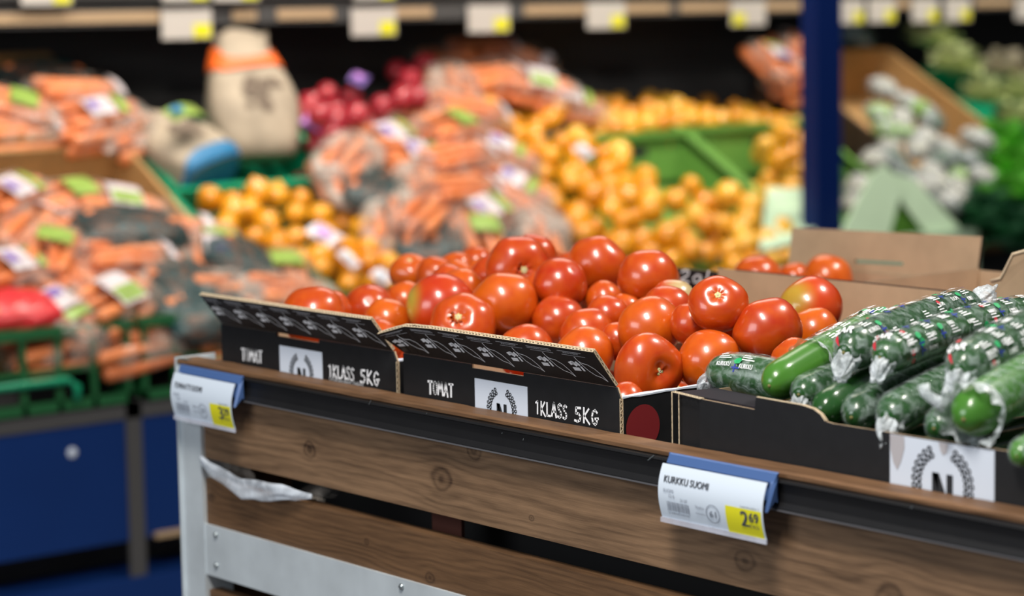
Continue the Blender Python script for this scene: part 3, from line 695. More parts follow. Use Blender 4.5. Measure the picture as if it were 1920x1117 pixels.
# id, position, radius, axis of the stem end, label
G1, G2, G3, G4 = 'tomatoes in the left carton', 'tomatoes heaped in the middle carton', 'tomatoes in the brown walled carton', 'tomatoes in the back cartons'
up_back = face_axis(.2, .3)*-1
TOMS = [
 (1, (-.2679, .0500, .9110), .0426, None, 'large round tomato just behind the flap of the leftmost carton', G1),
 (2, (-.3125, .1038, .9072), .0334, None, 'tomato peeping out behind the leftmost large tomato', G1),
 (3, (-.3055, .1685, .9069), .0374, ('b', .05, .42), 'round tomato with a small dimple facing up in the left carton', G1),
 (4, (-.2263, .1399, .9018), .0315, None, 'small oval tomato in front in the left carton beside the dimpled one', G1),
 (5, (-.3021, .2285, .9144), .0281, None, 'tomato half hidden behind the dimpled tomato of the left carton', G1),
 (6, (-.1697, .1889, .9251), .0449, ('b', .15, .68), 'big tomato with a yellow green streak on its left side', G1),
 (7, (-.2068, .2518, .9303), .0342, None, 'tomato showing its top behind the yellow streaked big tomato', G1),
 (8, (-.2599, .2731, .9376), .0281, None, 'farthest left tomato barely visible above the yellow streaked one', G1),
 (9, (-.0450, .1284, .9126), .0417, ('s', -.20, .42), 'flat tomato with its stem scar facing front beside the second flap', G2),
 (10, (-.0542, .2050, .9303), .0438, None, 'large smooth orange tomato right of the stem scarred flat one', G2),
 (11, (.0954, .1151, .8945), .0335, None, 'orange tomato just above the corrugated edge of the second flap', G2),
 (12, (-.1561, .3126, .9641), .0443, ('s', .24, -.06), 'tall red tomato at the heap top with its stem scar facing right', G2),
 (13, (-.2000, .3760, .9723), .0319, None, 'dark red tomato behind the topmost stem scarred tomato', G2),
 (14, (-.2226, .3221, .9452), .0310, None, 'tomato showing a sliver left of the tall stem scarred tomato', G2),
 (15, (-.0804, .2873, .9407), .0263, None, 'small tomato wedged below the tall stem scarred tomato', G2),
 (16, (-.0253, .2769, .9565), .0364, ('b', .52, .58), 'round tomato right below the tall stem scarred tomato', G2),
 (17, (-.0566, .3662, .9696), .0408, None, 'large deep red tomato alone against the yellow onions', G2),
 (18, (.0871, .3283, .9668), .0378, None, 'round red tomato at the right end of the heap top', G2),
 (19, (.0108, .3210, .9329), .0252, None, 'small shaded tomato in the hollow below the two topmost right tomatoes', G2),
 (20, (.0077, .2423, .9133), .0331, None, 'dull tomato in shade right of the large smooth orange tomato', G2),
 (21, (.1048, .2411, .9280), .0269, None, 'small oval tomato in the centre of the heap', G2),
 (22, (.0895, .2839, .9289), .0225, None, 'little tomato showing only its top behind the central oval one', G2),
 (23, (.1616, .3022, .9454), .0282, None, 'pale greenish tomato behind the heap centre near the brush lettering', G2),
 (24, (.1962, .2578, .9383), .0330, None, 'red tomato leaning behind the front centre tomato', G2),
 (25, (.3350, .2128, .9637), .0340, ('s', -.10, .44), 'tomato with its stem facing up and a heart shaped reflection round it', G2),
 (26, (.2293, .2012, .9268), .0388, None, 'smooth round tomato in the front centre of the heap', G2),
 (27, (.1240, .1918, .9102), .0338, None, 'tomato behind the one that touches the second flap end', G2),
 (28, (.1934, .1273, .8976), .0354, None, 'orange tomato at the right end of the second flap', G2),
 (29, (.1761, .1966, .9072), .0236, None, 'orange sliver of tomato squeezed between two front tomatoes', G2),
 (30, (.3279, .1040, .8978), .0382, ('s', .53, -.06), 'lumpy lobed tomato with a stem scar on its right side', G2),
 (31, (.3709, .0307, .8707), .0246, None, 'low tomato in the front right corner above the red disc', G2),
 (32, (.3622, .1692, .9031), .0366, None, 'large tomato standing behind the leftmost wrapped cucumber', G2),
 (33, (.3894, .2419, .9322), .0406, None, 'largest orange tomato at the right of the heap beside the cucumbers', G3),
 (34, (.3138, .3934, .9404), .0395, None, 'tomato with a yellow green patch against the brown cardboard wall', G3),
 (35, (.3583, .3521, .9192), .0297, None, 'low tomato between the largest orange one and the long wrapped cucumber', G3),
 (36, (.4908, .1822, .9141), .0276, None, 'orange tomato mostly hidden behind the bare ended cucumber', G3),
 (37, (.2861, .2826, .9273), .0272, None, 'shaded tomato in the gap right of the heart reflection tomato', G3),
 (38, (.2871, .2139, .9353), .0268, None, 'shaded tomato in the gap left of the heart reflection tomato', G2),
 (39, (-.1626, .0810, .8842), .0307, None, 'orange tomato seen between the two front flaps', G1),
 (40, (-.2503, .8658, .8958), .0377, None, 'leftmost red tomato behind the brown cardboard wall', G4),
 (41, (-.2347, .9318, .8934), .0248, None, 'flat middle tomato behind the brown cardboard wall', G4),
 (42, (-.1684, .9344, .8978), .0367, None, 'red tomato in front of the slotted brown flap', G4),
 (43, (.2163, .8448, .8783), .0251, None, 'orange tomato behind the twisted far end of the long wrapped cucumber', G4),
]
placed = []
rr = random.Random(21)
for i, p, r, ax, label, grp in TOMS:
    if ax is None:
        a = -face_axis(rr.uniform(-.5, .5), rr.uniform(-.75, -.15)); a.z = abs(a.z)*.6
    elif ax[0] == 's': a = face_axis(ax[1], ax[2])
    else: a = -face_axis(ax[1], ax[2])
    kw = {}
    if i == 30: kw = dict(variant=TM_BIG, sq=(1.16, 1.02, 1.0), spin=2.2)
    if i == 9: kw = dict(variant=TM[1])
    if i == 12: kw = dict(variant=TM[1])
    if i == 25: kw = dict(variant=TM[0])
    if i == 6: kw['mat_'] = (-RT*.93+UP*.05-FW*.25, (.42, .36, .05), .62)
    if i == 34: kw['mat_'] = (-RT*.72+UP*.35-FW*.6, (.42, .30, .03), .75)
    if i == 23: kw['mat_'] = (RT*.55+UP*.6-FW*.6, (.48, .42, .20), 1.0)
    tomato(V(p), r*1.03, a, label, grp, **kw)
    placed.append((V(p), r))

# ------------------------------------------------------------------ cucumbers
CUC = [
 ('A', (.4484, .1000, .9076), (.5520, .1244, .9017), .0225, 'both', 'short wrapped cucumber at the left end pointing at the tomatoes'),
 ('B', (.6007, .0352, .9192), (.5428, .2547, .9540), .0205, 'half', 'bright green cucumber with its bare end sticking out of the wrap'),
 ('C', (.6559, .0900, .9529), (.5867, .3600, .9644), .0225, 'far', 'long wrapped cucumber on top with a twisted film end at the back'),
 ('D', (.7331, .0600, .9580), (.6799, .3600, .9669), .0195, 'near', 'wrapped cucumber on top right of the long twisted one'),
 ('E', (.8436, .0492, .9585), (.7756, .3063, .9812), .0240, 'near', 'thick wrapped cucumber lying highest at the right'),
 ('F', (.6356, .0413, .9116), (.5663, .2818, .9184), .0170, 'near', 'thin wrapped cucumber with a white crumpled end above the raised carton edge'),
 ('G', (.6681, .0390, .8971), (.6007, .2782, .9222), .0180, None, 'cucumber low at the front just right of the white crumpled end'),
 ('H', (.7207, .0300, .8999), (.6535, .2700, .9271), .0195, 'film', 'wrapped cucumber with a shiny film edge above the dip of the carton'),
 ('I', (.7774, .0200, .9078), (.6980, .2700, .9257), .0215, 'near', 'plain green cucumber with a white crumpled end left of the emblem label'),
 ('J', (.8975, -.0054, .9240), (.8341, .2397, .9537), .0243, 'ring', 'bright thick cucumber with ragged film hanging over the emblem label'),
 ('K', (.9627, -.0120, .8960), (.9045, .2000, .8988), .0130, 'film', 'thin pale cucumber tip at the right edge of the picture'),
 ('L', (.8293, .0300, .9011), (.7698, .2700, .9101), .0190, 'film', 'dark cucumber lying under the thick wrapped one'),
]
def cuc_frame(p, q, bend, seed):
    p, q = V(p), V(q); d = (q-p); Ln = d.length; d = d/Ln; s = d.cross(V((0, 0, 1))).normalized(); u = s.cross(d)
    def C(t): return p+d*(t*Ln)+u*(bend*math.sin(PI*t))+s*(bend*.6*math.sin(PI*t*.9+seed))-s*(bend*.6*math.sin(seed))
    def pt(t, phi, r):
        return C(t)+(s*math.cos(phi)+u*math.sin(phi))*r
    return C, pt, d, s, u, Ln
def crumple(mb, base, d, s, u, r0, r1, length, seed, droop=0, n=48):
    """gathered film: a soft puff with shallow irregular pleats that folds in on itself at the end"""
    rr = random.Random(seed); rings = []; ph = [rr.uniform(0, 6) for _ in range(6)]; K = 14
    for k in range(K+1):
        t = k/K; neck = r0+(r1-r0)*min(1, t*1.6)
        R = neck*(1-.25*math.sin(PI*min(1, t*2)))*(1 if t < .62 else math.sqrt(max(.02, 1-((t-.62)/.40)**2)))
        ring = []
        for i in range(n):
            a = 2*PI*i/n
            pl = 1+(.05+.13*t)*math.sin(6*a+ph[0]+t*2.5)+(.04+.09*t)*math.sin(10*a+ph[1]-t*4)+.05*math.sin(15*a+ph[2]+t*6)+.10*t*math.sin(2*a+ph[3])+rr.uniform(-.03, .03)
            ring.append(base+d*(length*t*(1+.22*math.sin(3*a+ph[4])*t))+(s*math.cos(a)+u*math.sin(a))*R*pl-V((0, 0, 1))*droop*t*t)
        rings.append(ring)
    mb.loft(rings, cap=True)
def cucumber(key, p, q, r, wrap, label, group='cucumbers in the black carton'):
    seed = ord(key[0])*1.7; bend = .004+.003*math.sin(seed)
    p, q = V(p), V(q); d0 = (q-p).normalized()
    if (q-p).length > .2: q = q+d0*.03
    C, pt, d, s, u, Ln = cuc_frame(p-d0*r*.55, q, bend, seed)
    def rad(t):
        e = min(1, t*Ln/(r*1.5)); f = min(1, (1-t)*Ln/(r*1.8))
        return r*math.sqrt(max(.0, 1-(1-e)**2.2))*math.sqrt(max(.0, 1-(1-f)**2.2))*(1+.03*math.sin(seed+t*7))
    root = thing('cucumber', label, 'cucumber', C(.4), group)
    n, K = 32, 44
    def ridge(phi): return 1+.034*abs(math.cos(phi*4.5+seed))-.017+.012*math.cos(phi*5)
    ts = [0.0008+.9984*(.5-.5*math.cos(PI*k/K)) for k in range(K+1)]
    b = MB(); b.loft([[pt(t, 2*PI*i/n, rad(t)*ridge(2*PI*i/n)+1e-4) for i in range(n)] for t in ts])
    body = part(b, 'body', 'cucumber_bright' if key in 'BJK' else 'cucumber', root)
    nb = MB(); e = C(.0); nb.loft([[e-d*(.0012*k)+(s*math.cos(a*PI/5)+u*math.sin(a*PI/5))*rk for a in range(10)] for k, rk in ((-1, r*.12), (0, r*.10), (1, r*.05))]); part(nb, 'tip', 'carrot_top', root, parent=body)
    if wrap is None: return root
    rr = random.Random(key)
    t0, t1 = {'half': (.34, .985), 'ring': (.10, .985)}.get(wrap, (.004, .992))
    K2 = 50
    def fr(t, phi): return (rad(t)+.0012)*(1.01+.012*math.sin(5*phi+t*31)+.012*math.sin(13*phi-t*17)*math.sin(t*40))
    f = MB(); f.loft([[pt(t0+(t1-t0)*k/K2, 2*PI*i/n, fr(t0+(t1-t0)*k/K2, 2*PI*i/n)+.0006) for i in range(n)] for k in range(K2+1)], cap=False)
    film = part(f, 'film_wrap', 'cucumber_film', root)
    tw = MB(); zz = V((0, 0, 1))
    if wrap in ('near', 'both', 'far'):
        rr_ = r*.62
        crumple(tw, C(.0)+d*.008-u*r*.30, -d, s, u, r*.72, r*.52, r*.75, seed, droop=r*.8)
    if wrap == 'half':
        rings = []
        for k in range(4):
            rings.append([pt(t0+.015-k*.011, 2*PI*i/40, fr(t0, 0)*(1.02+.05*k+.03*k*math.sin(9*2*PI*i/40+k))) for i in range(40)])
        tw.loft(rings, cap=False)
    if wrap == 'ring':
        rings = []
        for k in range(6):
            rings.append([pt(.115-k*.015+.015*math.sin(2*PI*i/48*3+1)*k/5, 2*PI*i/48, fr(.1, 0)*(1.02+.035*k+.035*k*math.sin(11*2*PI*i/48+k)+.01*k*math.sin(7*2*PI*i/48))) for i in range(48)])
        tw.loft(rings, cap=False)
        tl_ = MB(); tl_.tube([pt(.06, PI*.93, r*1.1), pt(.05, PI*.9, r*1.6), pt(.045, PI*.88, r*2.0), pt(.05, PI*.84, r*2.25)], lambda t: .0075*(1-.3*t)*(1+.2*math.sin(t*15)), 12); part(tl_, 'film_tail', 'twist', root, parent=film)
    if wrap == 'far':
        crumple(tw, C(.965), d, s, u, r*.62, r*.60, r*2.4, seed+3, droop=-r*.5)
    if tw.v: part(tw, 'crumpled_end', 'twist', root, parent=film)
    # printing on the film: rows of white letters, green leaves, blue crosses
    if wrap in ('both', 'half', 'far', 'near') and key not in 'FI':
        Wm, Gm, Bm, Rm = MB(), MB(), MB(), MB()
        def S(phi0, tt0):
            def fn(a, b):   # a along the axis, b round the girth
                t = min(.99, max(.002, tt0+a/Ln)); phi = phi0+b/r
                return pt(t, phi, fr(t, phi)+.0018)
            return fn
        for phi_ in (PI*.22,) if key == 'A' else (PI*.03, PI*.22, PI*.48, PI*.72, PI*.95):
            for k in ((1, 3) if key == 'A' else range(7)):
                phi0 = phi_+rr.uniform(-.22, .22)
                if rr.random() < .25: continue
                tt = t0+.07+k*(t1-t0-.12)/7+rr.uniform(-.015, .015)
                if phi0 > 2.5 and tt < .02: continue
                fn = S(phi0, tt); z = r/.0225
                put_text(Wm, rr.choice(['KURKKU', 'SUOMI']), fn, 0, -.002, w=rr.uniform(.012, .02)*z, h=.005*z, bold=.0001)
                for j in range(3): Wm.face([fn(.0, .007+j*.0028), fn(.016-.004*j, .007+j*.0028), fn(.016-.004*j, .0082+j*.0028), fn(.0, .0082+j*.0028)])
                if rr.random() < .5: continue
                Gm.face([fn(.021, .004), fn(.024, .001), fn(.029, .002), fn(.031, .006), fn(.028, .0085), fn(.023, .0075)])
                Bm.face([fn(.021, -.004), fn(.031, -.004), fn(.031, -.0022), fn(.021, -.0022)]); Bm.face([fn(.0235, -.0075), fn(.0253, -.0075), fn(.0253, .0005), fn(.0235, .0005)])
                if k % 4 == 0: Rm.face([fn(.006+.0035*math.cos(a), -.009+.0028*math.sin(a)) for a in [j*PI/4 for j in range(8)]])
        if key in 'CDE': 
            fn = S(PI*.60, .03); put_text(Wm, 'VAR', lambda a, b: fn(b, -a), -.014, 0, w=.026, h=.010, bold=.0004)
            Rm.face([S(PI*.72, .015)(.004*math.cos(j*PI/5), .003*math.sin(j*PI/5)) for j in range(10)])
        part(Wm, 'white_print', 'white_ink', root, parent=film); part(Gm, 'green_print', 'leaf_print', root, parent=film)
        part(Bm, 'blue_print', 'blue_print', root, parent=film); part(Rm, 'red_print', 'red_print', root, parent=film)
    return root
cap = []
for c in CUC:
    cucumber(*c)
    p, q = V(c[1]), V(c[2]); cap += [(p+(q-p)*k/8, c[3]) for k in range(9)]
# lower layers that carry the visible cucumbers
src = None
for z in (.8225, .8605):
    for k in range(16):
        x = .503+k*.0435+(.02 if z > .84 else 0); r = .0185
        if x > 1.18: continue
        P, Q = V((x, .035, z)), V((x-.012, .30, z))
        if min((c[0]-(P+(Q-P)*j/8)).length-c[1]-r for c in cap for j in range(9)) < -.002: continue
        lab = 'dark cucumber in the lower layers under the visible ones'
        if src is None: src = cucumber('zz', P, Q, r, None, lab, 'cucumbers in the lower layers'); src0 = V(P)
        else: dup(src, lab, 'cucumbers in the lower layers', loc=src.location+(P-src0))

# tomatoes below that carry the heap
rr = random.Random(5)
def fill(x0, x1, y0, y1, zs, lab, grp):
    for z in zs:
        y = y0
        row = 0
        while y < y1:
            x = x0+(.03 if row % 2 else 0)
            while x < x1:
                r = .0305; c = V((x, y, z))
                if all((c-p).length > .97*(r+q) for p, q in placed) and all((c-p).length > .97*(r+q) for p, q in cap):
                    a = V((rr.uniform(-.5, .5), rr.uniform(-.2, .6), rr.uniform(.4, 1)))
                    tomato(c, r, a, lab, grp); placed.append((c, r))
                x += .0615
            y += .0625; row += 1
fill(-.38, -.05, .036, .27, (.834, .878), 'tomato in the lower layers of the left carton', 'lower tomatoes in the left carton')
fill(.034, .37, .036, .27, (.834, .878), 'tomato in the lower layers of the carton with the red disc', 'lower tomatoes in the middle carton')
fill(-.478, -.13, .37, .58, (.834, .885, .93), 'tomato in the hidden carton behind the left heap', 'lower tomatoes behind the left heap')
fill(-.06, .29, .372, .60, (.834, .884), 'tomato in the lower layers of the brown walled carton', 'lower tomatoes in the brown walled carton')
fill(-.275, .04, .70, .97, (.834,), 'tomato in the lower layer of the back carton with the slotted flap', 'lower tomatoes in the slotted carton')
fill(.12, .35, .70, .96, (.834,), 'tomato in the lower layer of the low black carton', 'lower tomatoes in the low carton')

# ------------------------------------------------------------------ crumpled plastic bag in the table gap
t = thing('plastic_bag', 'crumpled clear plastic bag hanging out of the gap in the table front', 'plastic bag', tuple(at(480, 915, Y=YF)))
path = [at(376, 860, Y=-.040), at(398, 882, Y=-.043), at(425, 899, Y=-.044), at(455, 917, Y=-.044), at(490, 919, Y=-.043), at(525, 921, Y=-.042), at(552, 928, Y=-.038), at(585, 931, Y=-.03)]
b = MB(); rr = random.Random(8); n = 26; rings = []
for k in range(43):
    f = k/42*(len(path)-1); i = min(int(f), len(path)-2); c = path[i].lerp(path[i+1], f-i)
    R = [.006, .009, .0105, .0125, .0125, .010, .007, .003][i]*(1-(f-i))+[.009, .0105, .0125, .0125, .010, .007, .003, .002][i]*(f-i)
    rings.append([c+V((.15*R*math.cos(a), -.45*R*math.cos(a)*.9, R*math.sin(a)))*(1+.16*math.sin(3*a+k*.22)+.10*math.sin(6*a-k*.31)+rr.uniform(-.015, .015)) for a in [2*PI*j/n for j in range(n)]])
b.loft(rings); part(b, 'twisted_roll', 'loose_bag', t)
def sheet(mb, corners, seed, N=10, amp=.0035):
    A, B, C_, D = corners; r_ = random.Random(seed); g = [[r_.uniform(-1, 1)*amp for _ in range(N+1)] for _ in range(N+1)]
    P = [(A.lerp(B, i/N)).lerp(D.lerp(C_, i/N), j/N)+V((0, g[i][j], 0)) for j in range(N+1) for i in range(N+1)]
    mb.geo(P, [(j*(N+1)+i, j*(N+1)+i+1, (j+1)*(N+1)+i+1, (j+1)*(N+1)+i) for j in range(N) for i in range(N)], 0, True)
s_ = MB(); sheet(s_, (at(410, 855, Y=-.008), at(470, 868, Y=-.008), at(478, 905, Y=-.012), at(430, 900, Y=-.012)), 1); part(s_, 'loose_film', 'bag_film', t)
s_ = MB(); sheet(s_, (at(545, 893, Y=-.006), at(634, 908, Y=-.006), at(640, 936, Y=-.014), at(560, 925, Y=-.02)), 2); part(s_, 'loose_film', 'bag_film', t)
s_ = MB(); sheet(s_, (at(560, 925, Y=-.02), at(600, 915, Y=-.006), at(612, 944, Y=-.026), at(605, 941, Y=-.028)), 3)
part(s_, 'loose_film', 'bag_film', t)

# ================================================================== display behind
dsp = thing('produce_display', 'long black and blue produce display with sloping deck behind the table', 'display stand', (-2.7, 2.4, 0))
YA, YB = -.6, 6.6
for a, b in ((-.6, .25), (.27, .893), (.932, 1.85), (1.88, 2.8), (2.83, 3.75), (3.78, 4.7), (4.73, 6.6)):
    part(MB().box((-2.26, a, .168), (-2.23, b, .470)), 'front_panel', 'navy', dsp)
part(MB().box((-2.235, .893, .03), (-2.225, .932, .48)), 'divider', 'black_paint', dsp)
part(MB().box((-2.40, YA, .0), (-2.38, YB, .168)), 'kick_board', 'black_paint', dsp)
part(MB().box((-2.38, YA, .0), (-2.22, YB, .085)), 'plinth', 'navy', dsp)
part(MB().box((-2.31, .955, .165), (-2.215, 1.30, .176)), 'wood_strip', 'shelf_wood', dsp)
b = MB(); b.loft([[V((-2.23+d, .759+r*math.cos(a*PI/8), .382+r*math.sin(a*PI/8))) for a in range(16)] for d, r in ((0, .012), (.004, .011), (.006, .006))]); part(b, 'bolt', 'label', dsp)
dk = MB(); dk.hexa([slope(YA, -.03, -.165), slope(YB, -.03, -.165), slope(YB, 1.40, -.165), slope(YA, 1.40, -.165), slope(YA, -.03, -.15), slope(YB, -.03, -.15), slope(YB, 1.40, -.15), slope(YA, 1.40, -.15)]); part(dk, 'sloping_deck', 'black_paint', dsp)
part(MB().box((-2.25, YA, .44), (-2.225, YB, .478)), 'front_rail', 'black_paint', dsp)
part(MB().box((-3.49, YA, 1.36), (-3.02, YB, 1.385)), 'upper_shelf', 'black_paint', dsp)
part(MB().box((-3.02, YA, 1.295), (-3.005, YB, 1.345)), 'shelf_front', 'black_paint', dsp)
part(MB().box((-3.48, YA, .3), (-3.46, YB, 2.2)), 'back_panel', 'black_paint', dsp)
part(MB().box((-3.02, YA, 1.362), (-2.99, YB, 1.47)), 'shelf_front', 'black_paint', dsp)
for a, b in ((-500, 300), (437, 482), (521, 627), (742, 812), (985, 1257), (1276, 1512), (1680, 1708), (1830, 1900)):
    ya, yb = at(a, 30, X=-3.0).y, at(b, 30, X=-3.0).y
    part(MB().box((-3.005, ya, 1.304), (-3.001, yb, 1.331)), 'price_strip', 'shelf_wood', dsp)
def small_tag(px, py, X, w, h, ysel, label):
    p = at(px, py, X=X)
    t = thing('price_tag', label, 'price tag', tuple(p), 'price tags on the back shelf')
    x = X+.004
    part(MB().box((x, p.y, p.z-h), (x+.002, p.y+w, p.z)), 'paper', 'tag_paper', t)
    yy = {'r': (w*.63, w*.97), 'l': (w*.06, w*.40)}[ysel]
    part(MB().box((x+.002, p.y+yy[0], p.z-h*.95), (x+.0032, p.y+yy[1], p.z-h*.5)), 'yellow_panel', 'yellow', t)
for px, py, yl, lab in ((300, 18, 'r', 'back shelf price tag above the cream potato sacks'), (656, 15, 'r', 'back shelf price tag above the red onions'), (875, 10, 'r', 'back shelf price tag above the top of the carrot bags'),
        (1098, 5, 'r', 'back shelf price tag above the gap right of the carrot bags'), (1368, 2, 'l', 'back shelf price tag left of the blue upright'), (1566, 0, 'r', 'back shelf price tag touching the right side of the blue upright'),
        (1626, -2, 'r', 'second back shelf price tag right of the blue upright'), (1708, -2, 'r', 'third back shelf price tag right of the blue upright'), (1770, -3, 'r', 'fourth back shelf price tag right of the blue upright'), (1903, -5, 'r', 'back shelf price tag cut by the right edge of the picture')):
    small_tag(px, py, -3.0, .150 if px < 1500 else .128, .076, yl, lab)
for px, lab in ((35, 'upper price tag cut by the top edge at the far left'), (300, 'upper price tag cut by the top edge above the potato sacks'), (397, 'upper price tag cut by the top edge left of the carrot bags'), (660, 'upper price tag cut by the top edge above the red onions')):
    small_tag(px, -53 if px < 100 else -58, -2.985, .14, .082, 'r', lab)
up_ = thing('shelf_upright', 'deep blue steel upright between the onions and the wrapped greens', 'upright', (-2.3, 3.19, 0))
p0 = at(1521, 0, X=-2.3); p1 = at(1568, 0, X=-2.3)
part(MB().box((-2.34, p0.y, .0), (-2.28, p1.y, 2.3)), 'post', 'pillar', up_)
ub = MB(); ub.box((-2.36, p0.y-.02, 0), (-2.26, p1.y+.02, .012)); part(ub, 'foot_plate', 'pillar', up_)

# ------------------------------------------------------------------ crates on the slope
def slope_crate(name, label, cat, y0, y1, t0, t1, m_, h=0.0, depth=.13, th=.012, rim=.010, group=None, left=None):
    t = thing(name, label, cat, tuple(slope((y0+y1)/2, (t0+t1)/2, h-depth)), group)
    def S(y, s, hh): return slope(y, s, h+hh)
    def wall(nm, a0, a1, b0, b1, lo=-depth, hi=0.0):
        b = MB(); b.hexa([S(a0, b0, lo), S(a1, b0, lo), S(a1, b1, lo), S(a0, b1, lo), S(a0, b0, hi), S(a1, b0, hi), S(a1, b1, hi), S(a0, b1, hi)])
        return b
    part(wall('', y0, y1, t0, t1, -depth, -depth+.008), 'crate_floor', m_, t)
    r = rim
    for nm, a0, a1, b0, b1, o in (('front_wall', y0, y1, t0, t0+th, (0, 0, -r, 0)), ('back_wall', y0, y1, t1-th, t1, (0, 0, 0, r)), ('side_wall', y0, y0+th, t0, t1, (-r, 0, 0, 0)), ('side_wall', y1-th, y1, t0, t1, (0, r, 0, 0))):
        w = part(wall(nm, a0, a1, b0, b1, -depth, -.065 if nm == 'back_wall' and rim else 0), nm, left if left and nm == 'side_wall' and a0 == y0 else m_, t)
        if r and nm != 'back_wall': part(wall('', a0+o[0], a1+o[1], b0+o[2], b1+o[3], -.022, .004), 'rim', m_, t, parent=w)
    return t
GC = 'green crates on the sloping deck'
slope_crate('cardboard_tray', 'brown cardboard tray under the lower carrot bags at the left', 'tray', .60, 1.315, .10, .80, 'carton', h=.03, rim=0)
slope_crate('cardboard_tray', 'brown cardboard tray holding the upper carrot bags at the left', 'tray', .42, 1.305, .81, 1.22, 'carton', h=.05, depth=.12, rim=0)
slope_crate('plastic_crate', 'green plastic crate with the golden onions at the left', 'crate', 1.345, 1.845, .10, .60, 'green_crate', h=.005, group=GC)
slope_crate('plastic_crate', 'green plastic crate with the cream potato sacks', 'crate', 1.365, 1.87, .615, 1.06, 'green_crate', h=.005, group=GC)
slope_crate('plastic_crate', 'green plastic crate buried under the middle carrot bags', 'crate', 1.90, 2.50, .10, .62, 'green_crate', h=-.02, depth=.11, group=GC)
slope_crate('plastic_crate', 'green plastic crate under the red onions and the top carrot bags', 'crate', 1.90, 2.60, .64, 1.12, 'green_crate', h=-.02, depth=.11, group=GC)
slope_crate('plastic_crate', 'light green crate with the big golden onion heap', 'crate', 2.56, 3.185, .10, .79, 'olive_crate', h=.005, depth=.145, group=GC)
slope_crate('plastic_crate', 'light green crate with onions beside the blue upright', 'crate', 3.20, 3.72, .10, .79, 'olive_crate', h=.005, depth=.145, group=GC)
slope_crate('cardboard_tray', 'brown carton of wrapped white vegetables right of the blue upright', 'tray', 3.80, 4.36, .16, 1.06, 'carton', h=.075, depth=.20, rim=0, left='shaded_carton')
slope_crate('plastic_crate', 'green plastic crate of pale cabbages at the far right', 'crate', 4.40, 4.98, .30, 1.10, 'green_crate', h=.03, depth=.17, group=GC)
def level_crate(label, y0, y1, x0, x1, z0, z1, m_, th=.012):
    t = thing('plastic_crate', label, 'crate', ((x0+x1)/2, (y0+y1)/2, z0), GC)
    part(MB().box((x0, y0, z0), (x1, y1, z0+.01)), 'crate_floor', m_, t)
    f = MB(); f.box((x1-th, y0, z0), (x1, y1, z1)); f.box((x1, y0+.02, z0+.03), (x1+.006, y0+.035, z1-.02)); f.box((x1, y1-.035, z0+.03), (x1+.006, y1-.02, z1-.02)); fw = part(f, 'front_wall', m_, t)
    part(MB().box((x1-th-.004, y0-.004, z1-.016), (x1+.014, y1+.004, z1+.004)), 'rim', m_, t, parent=fw)
    h_ = MB(); ym = (y0+y1)/2; h_.box((x1+.0005, ym-.06, z1-.07), (x1+.002, ym+.06, z1-.042)); part(h_, 'hand_hole', 'dark', t, parent=fw)
    part(MB().box((x0, y0, z0), (x0+th, y1, z1)), 'back_wall', m_, t)
    for y in (y0, y1-th): part(MB().box((x0+th, y, z0), (x1-th, y+th, z1)), 'side_wall', m_, t)
level_crate('light green crate of onions set level above the big onion heap', 2.70, 3.245, -3.33, -2.86, .80, .955, 'olive_crate')
level_crate('light green crate of onions set level just left of the blue upright', 3.262, 3.80, -3.33, -2.86, .80, .962, 'olive_crate')
# lattice crates along the front edge
def lattice_crate(label, y0, y1):
    t = thing('lattice_crate', label, 'crate', (-2.3, (y0+y1)/2, .48), GC)
    x = -2.215; f = MB()
    f.box((x-.012, y0, .478), (x, y1, .500)); f.box((x-.010, y0, .560), (x-.002, y1, .572))
    n = 7
    for k in range(n+1):
        y = y0+(y1-y0-.012)*k/n; f.box((x-.012, y, .478), (x, y+.012, .65))
    fw = part(f, 'front_wall', 'lattice', t)
    part(MB().box((x-.018, y0-.006, .640), (x+.008, y1+.006, .662)), 'rim', 'lattice', t, parent=fw)
    h_ = MB(); ym = (y0+y1)/2; h_.tube([(x+.012, ym-.16, .50), (x+.014, ym-.16, .53), (x+.014, ym-.14, .545), (x+.014, ym+.14, .545), (x+.014, ym+.16, .53), (x+.012, ym+.16, .50)], .009, 8); part(h_, 'handle', 'green_crate', t)
    for y in (y0, y1-.012):
        s_ = MB(); s_.hexa([(x-.36, y, .62), (x-.012, y, .478), (x-.012, y+.012, .478), (x-.36, y+.012, .62), (x-.36, y, .80), (x-.012, y, .655), (x-.012, y+.012, .655), (x-.36, y+.012, .80)]); part(s_, 'side_wall', 'lattice', t)
lattice_crate('green lattice crate at the left end with a rounded handle', .30, .905)
lattice_crate('green lattice crate just left of the table corner', .935, 1.50)

# ------------------------------------------------------------------ onions
def onion_mesh(name, m_, seed, flat=.92, neck=.30):
    rr = random.Random(seed); vs, fs = [], []; nu, nv = 20, 14; ph = rr.uniform(0, 6)
    for j in range(nv+1):
        th = PI*j/nv
        for i in range(nu):
            f = 2*PI*i/nu; r = 1+.03*math.cos(2*f+ph)+.012*math.cos(5*f)
            vs.append((r*math.sin(th)*math.cos(f), r*math.sin(th)*math.sin(f), flat*math.cos(th)+neck*math.exp(-(th/.28)**2)-.06*math.exp(-((PI-th)/.3)**2)))
    for j in range(nv):
        for i in range(nu):
            k = (i+1) % nu; fs.append((j*nu+i, (j+1)*nu+i, (j+1)*nu+k, j*nu+k))
    me = bpy.data.meshes.new(name); me.from_pydata(vs, [], fs)
    bm = bmesh.new(); bm.from_mesh(me); bmesh.ops.remove_doubles(bm, verts=bm.verts, dist=1e-5); bmesh.ops.recalc_face_normals(bm, faces=bm.faces); bm.to_mesh(me); bm.free()
    me.materials.append(M[m_]); me.shade_smooth(); return me
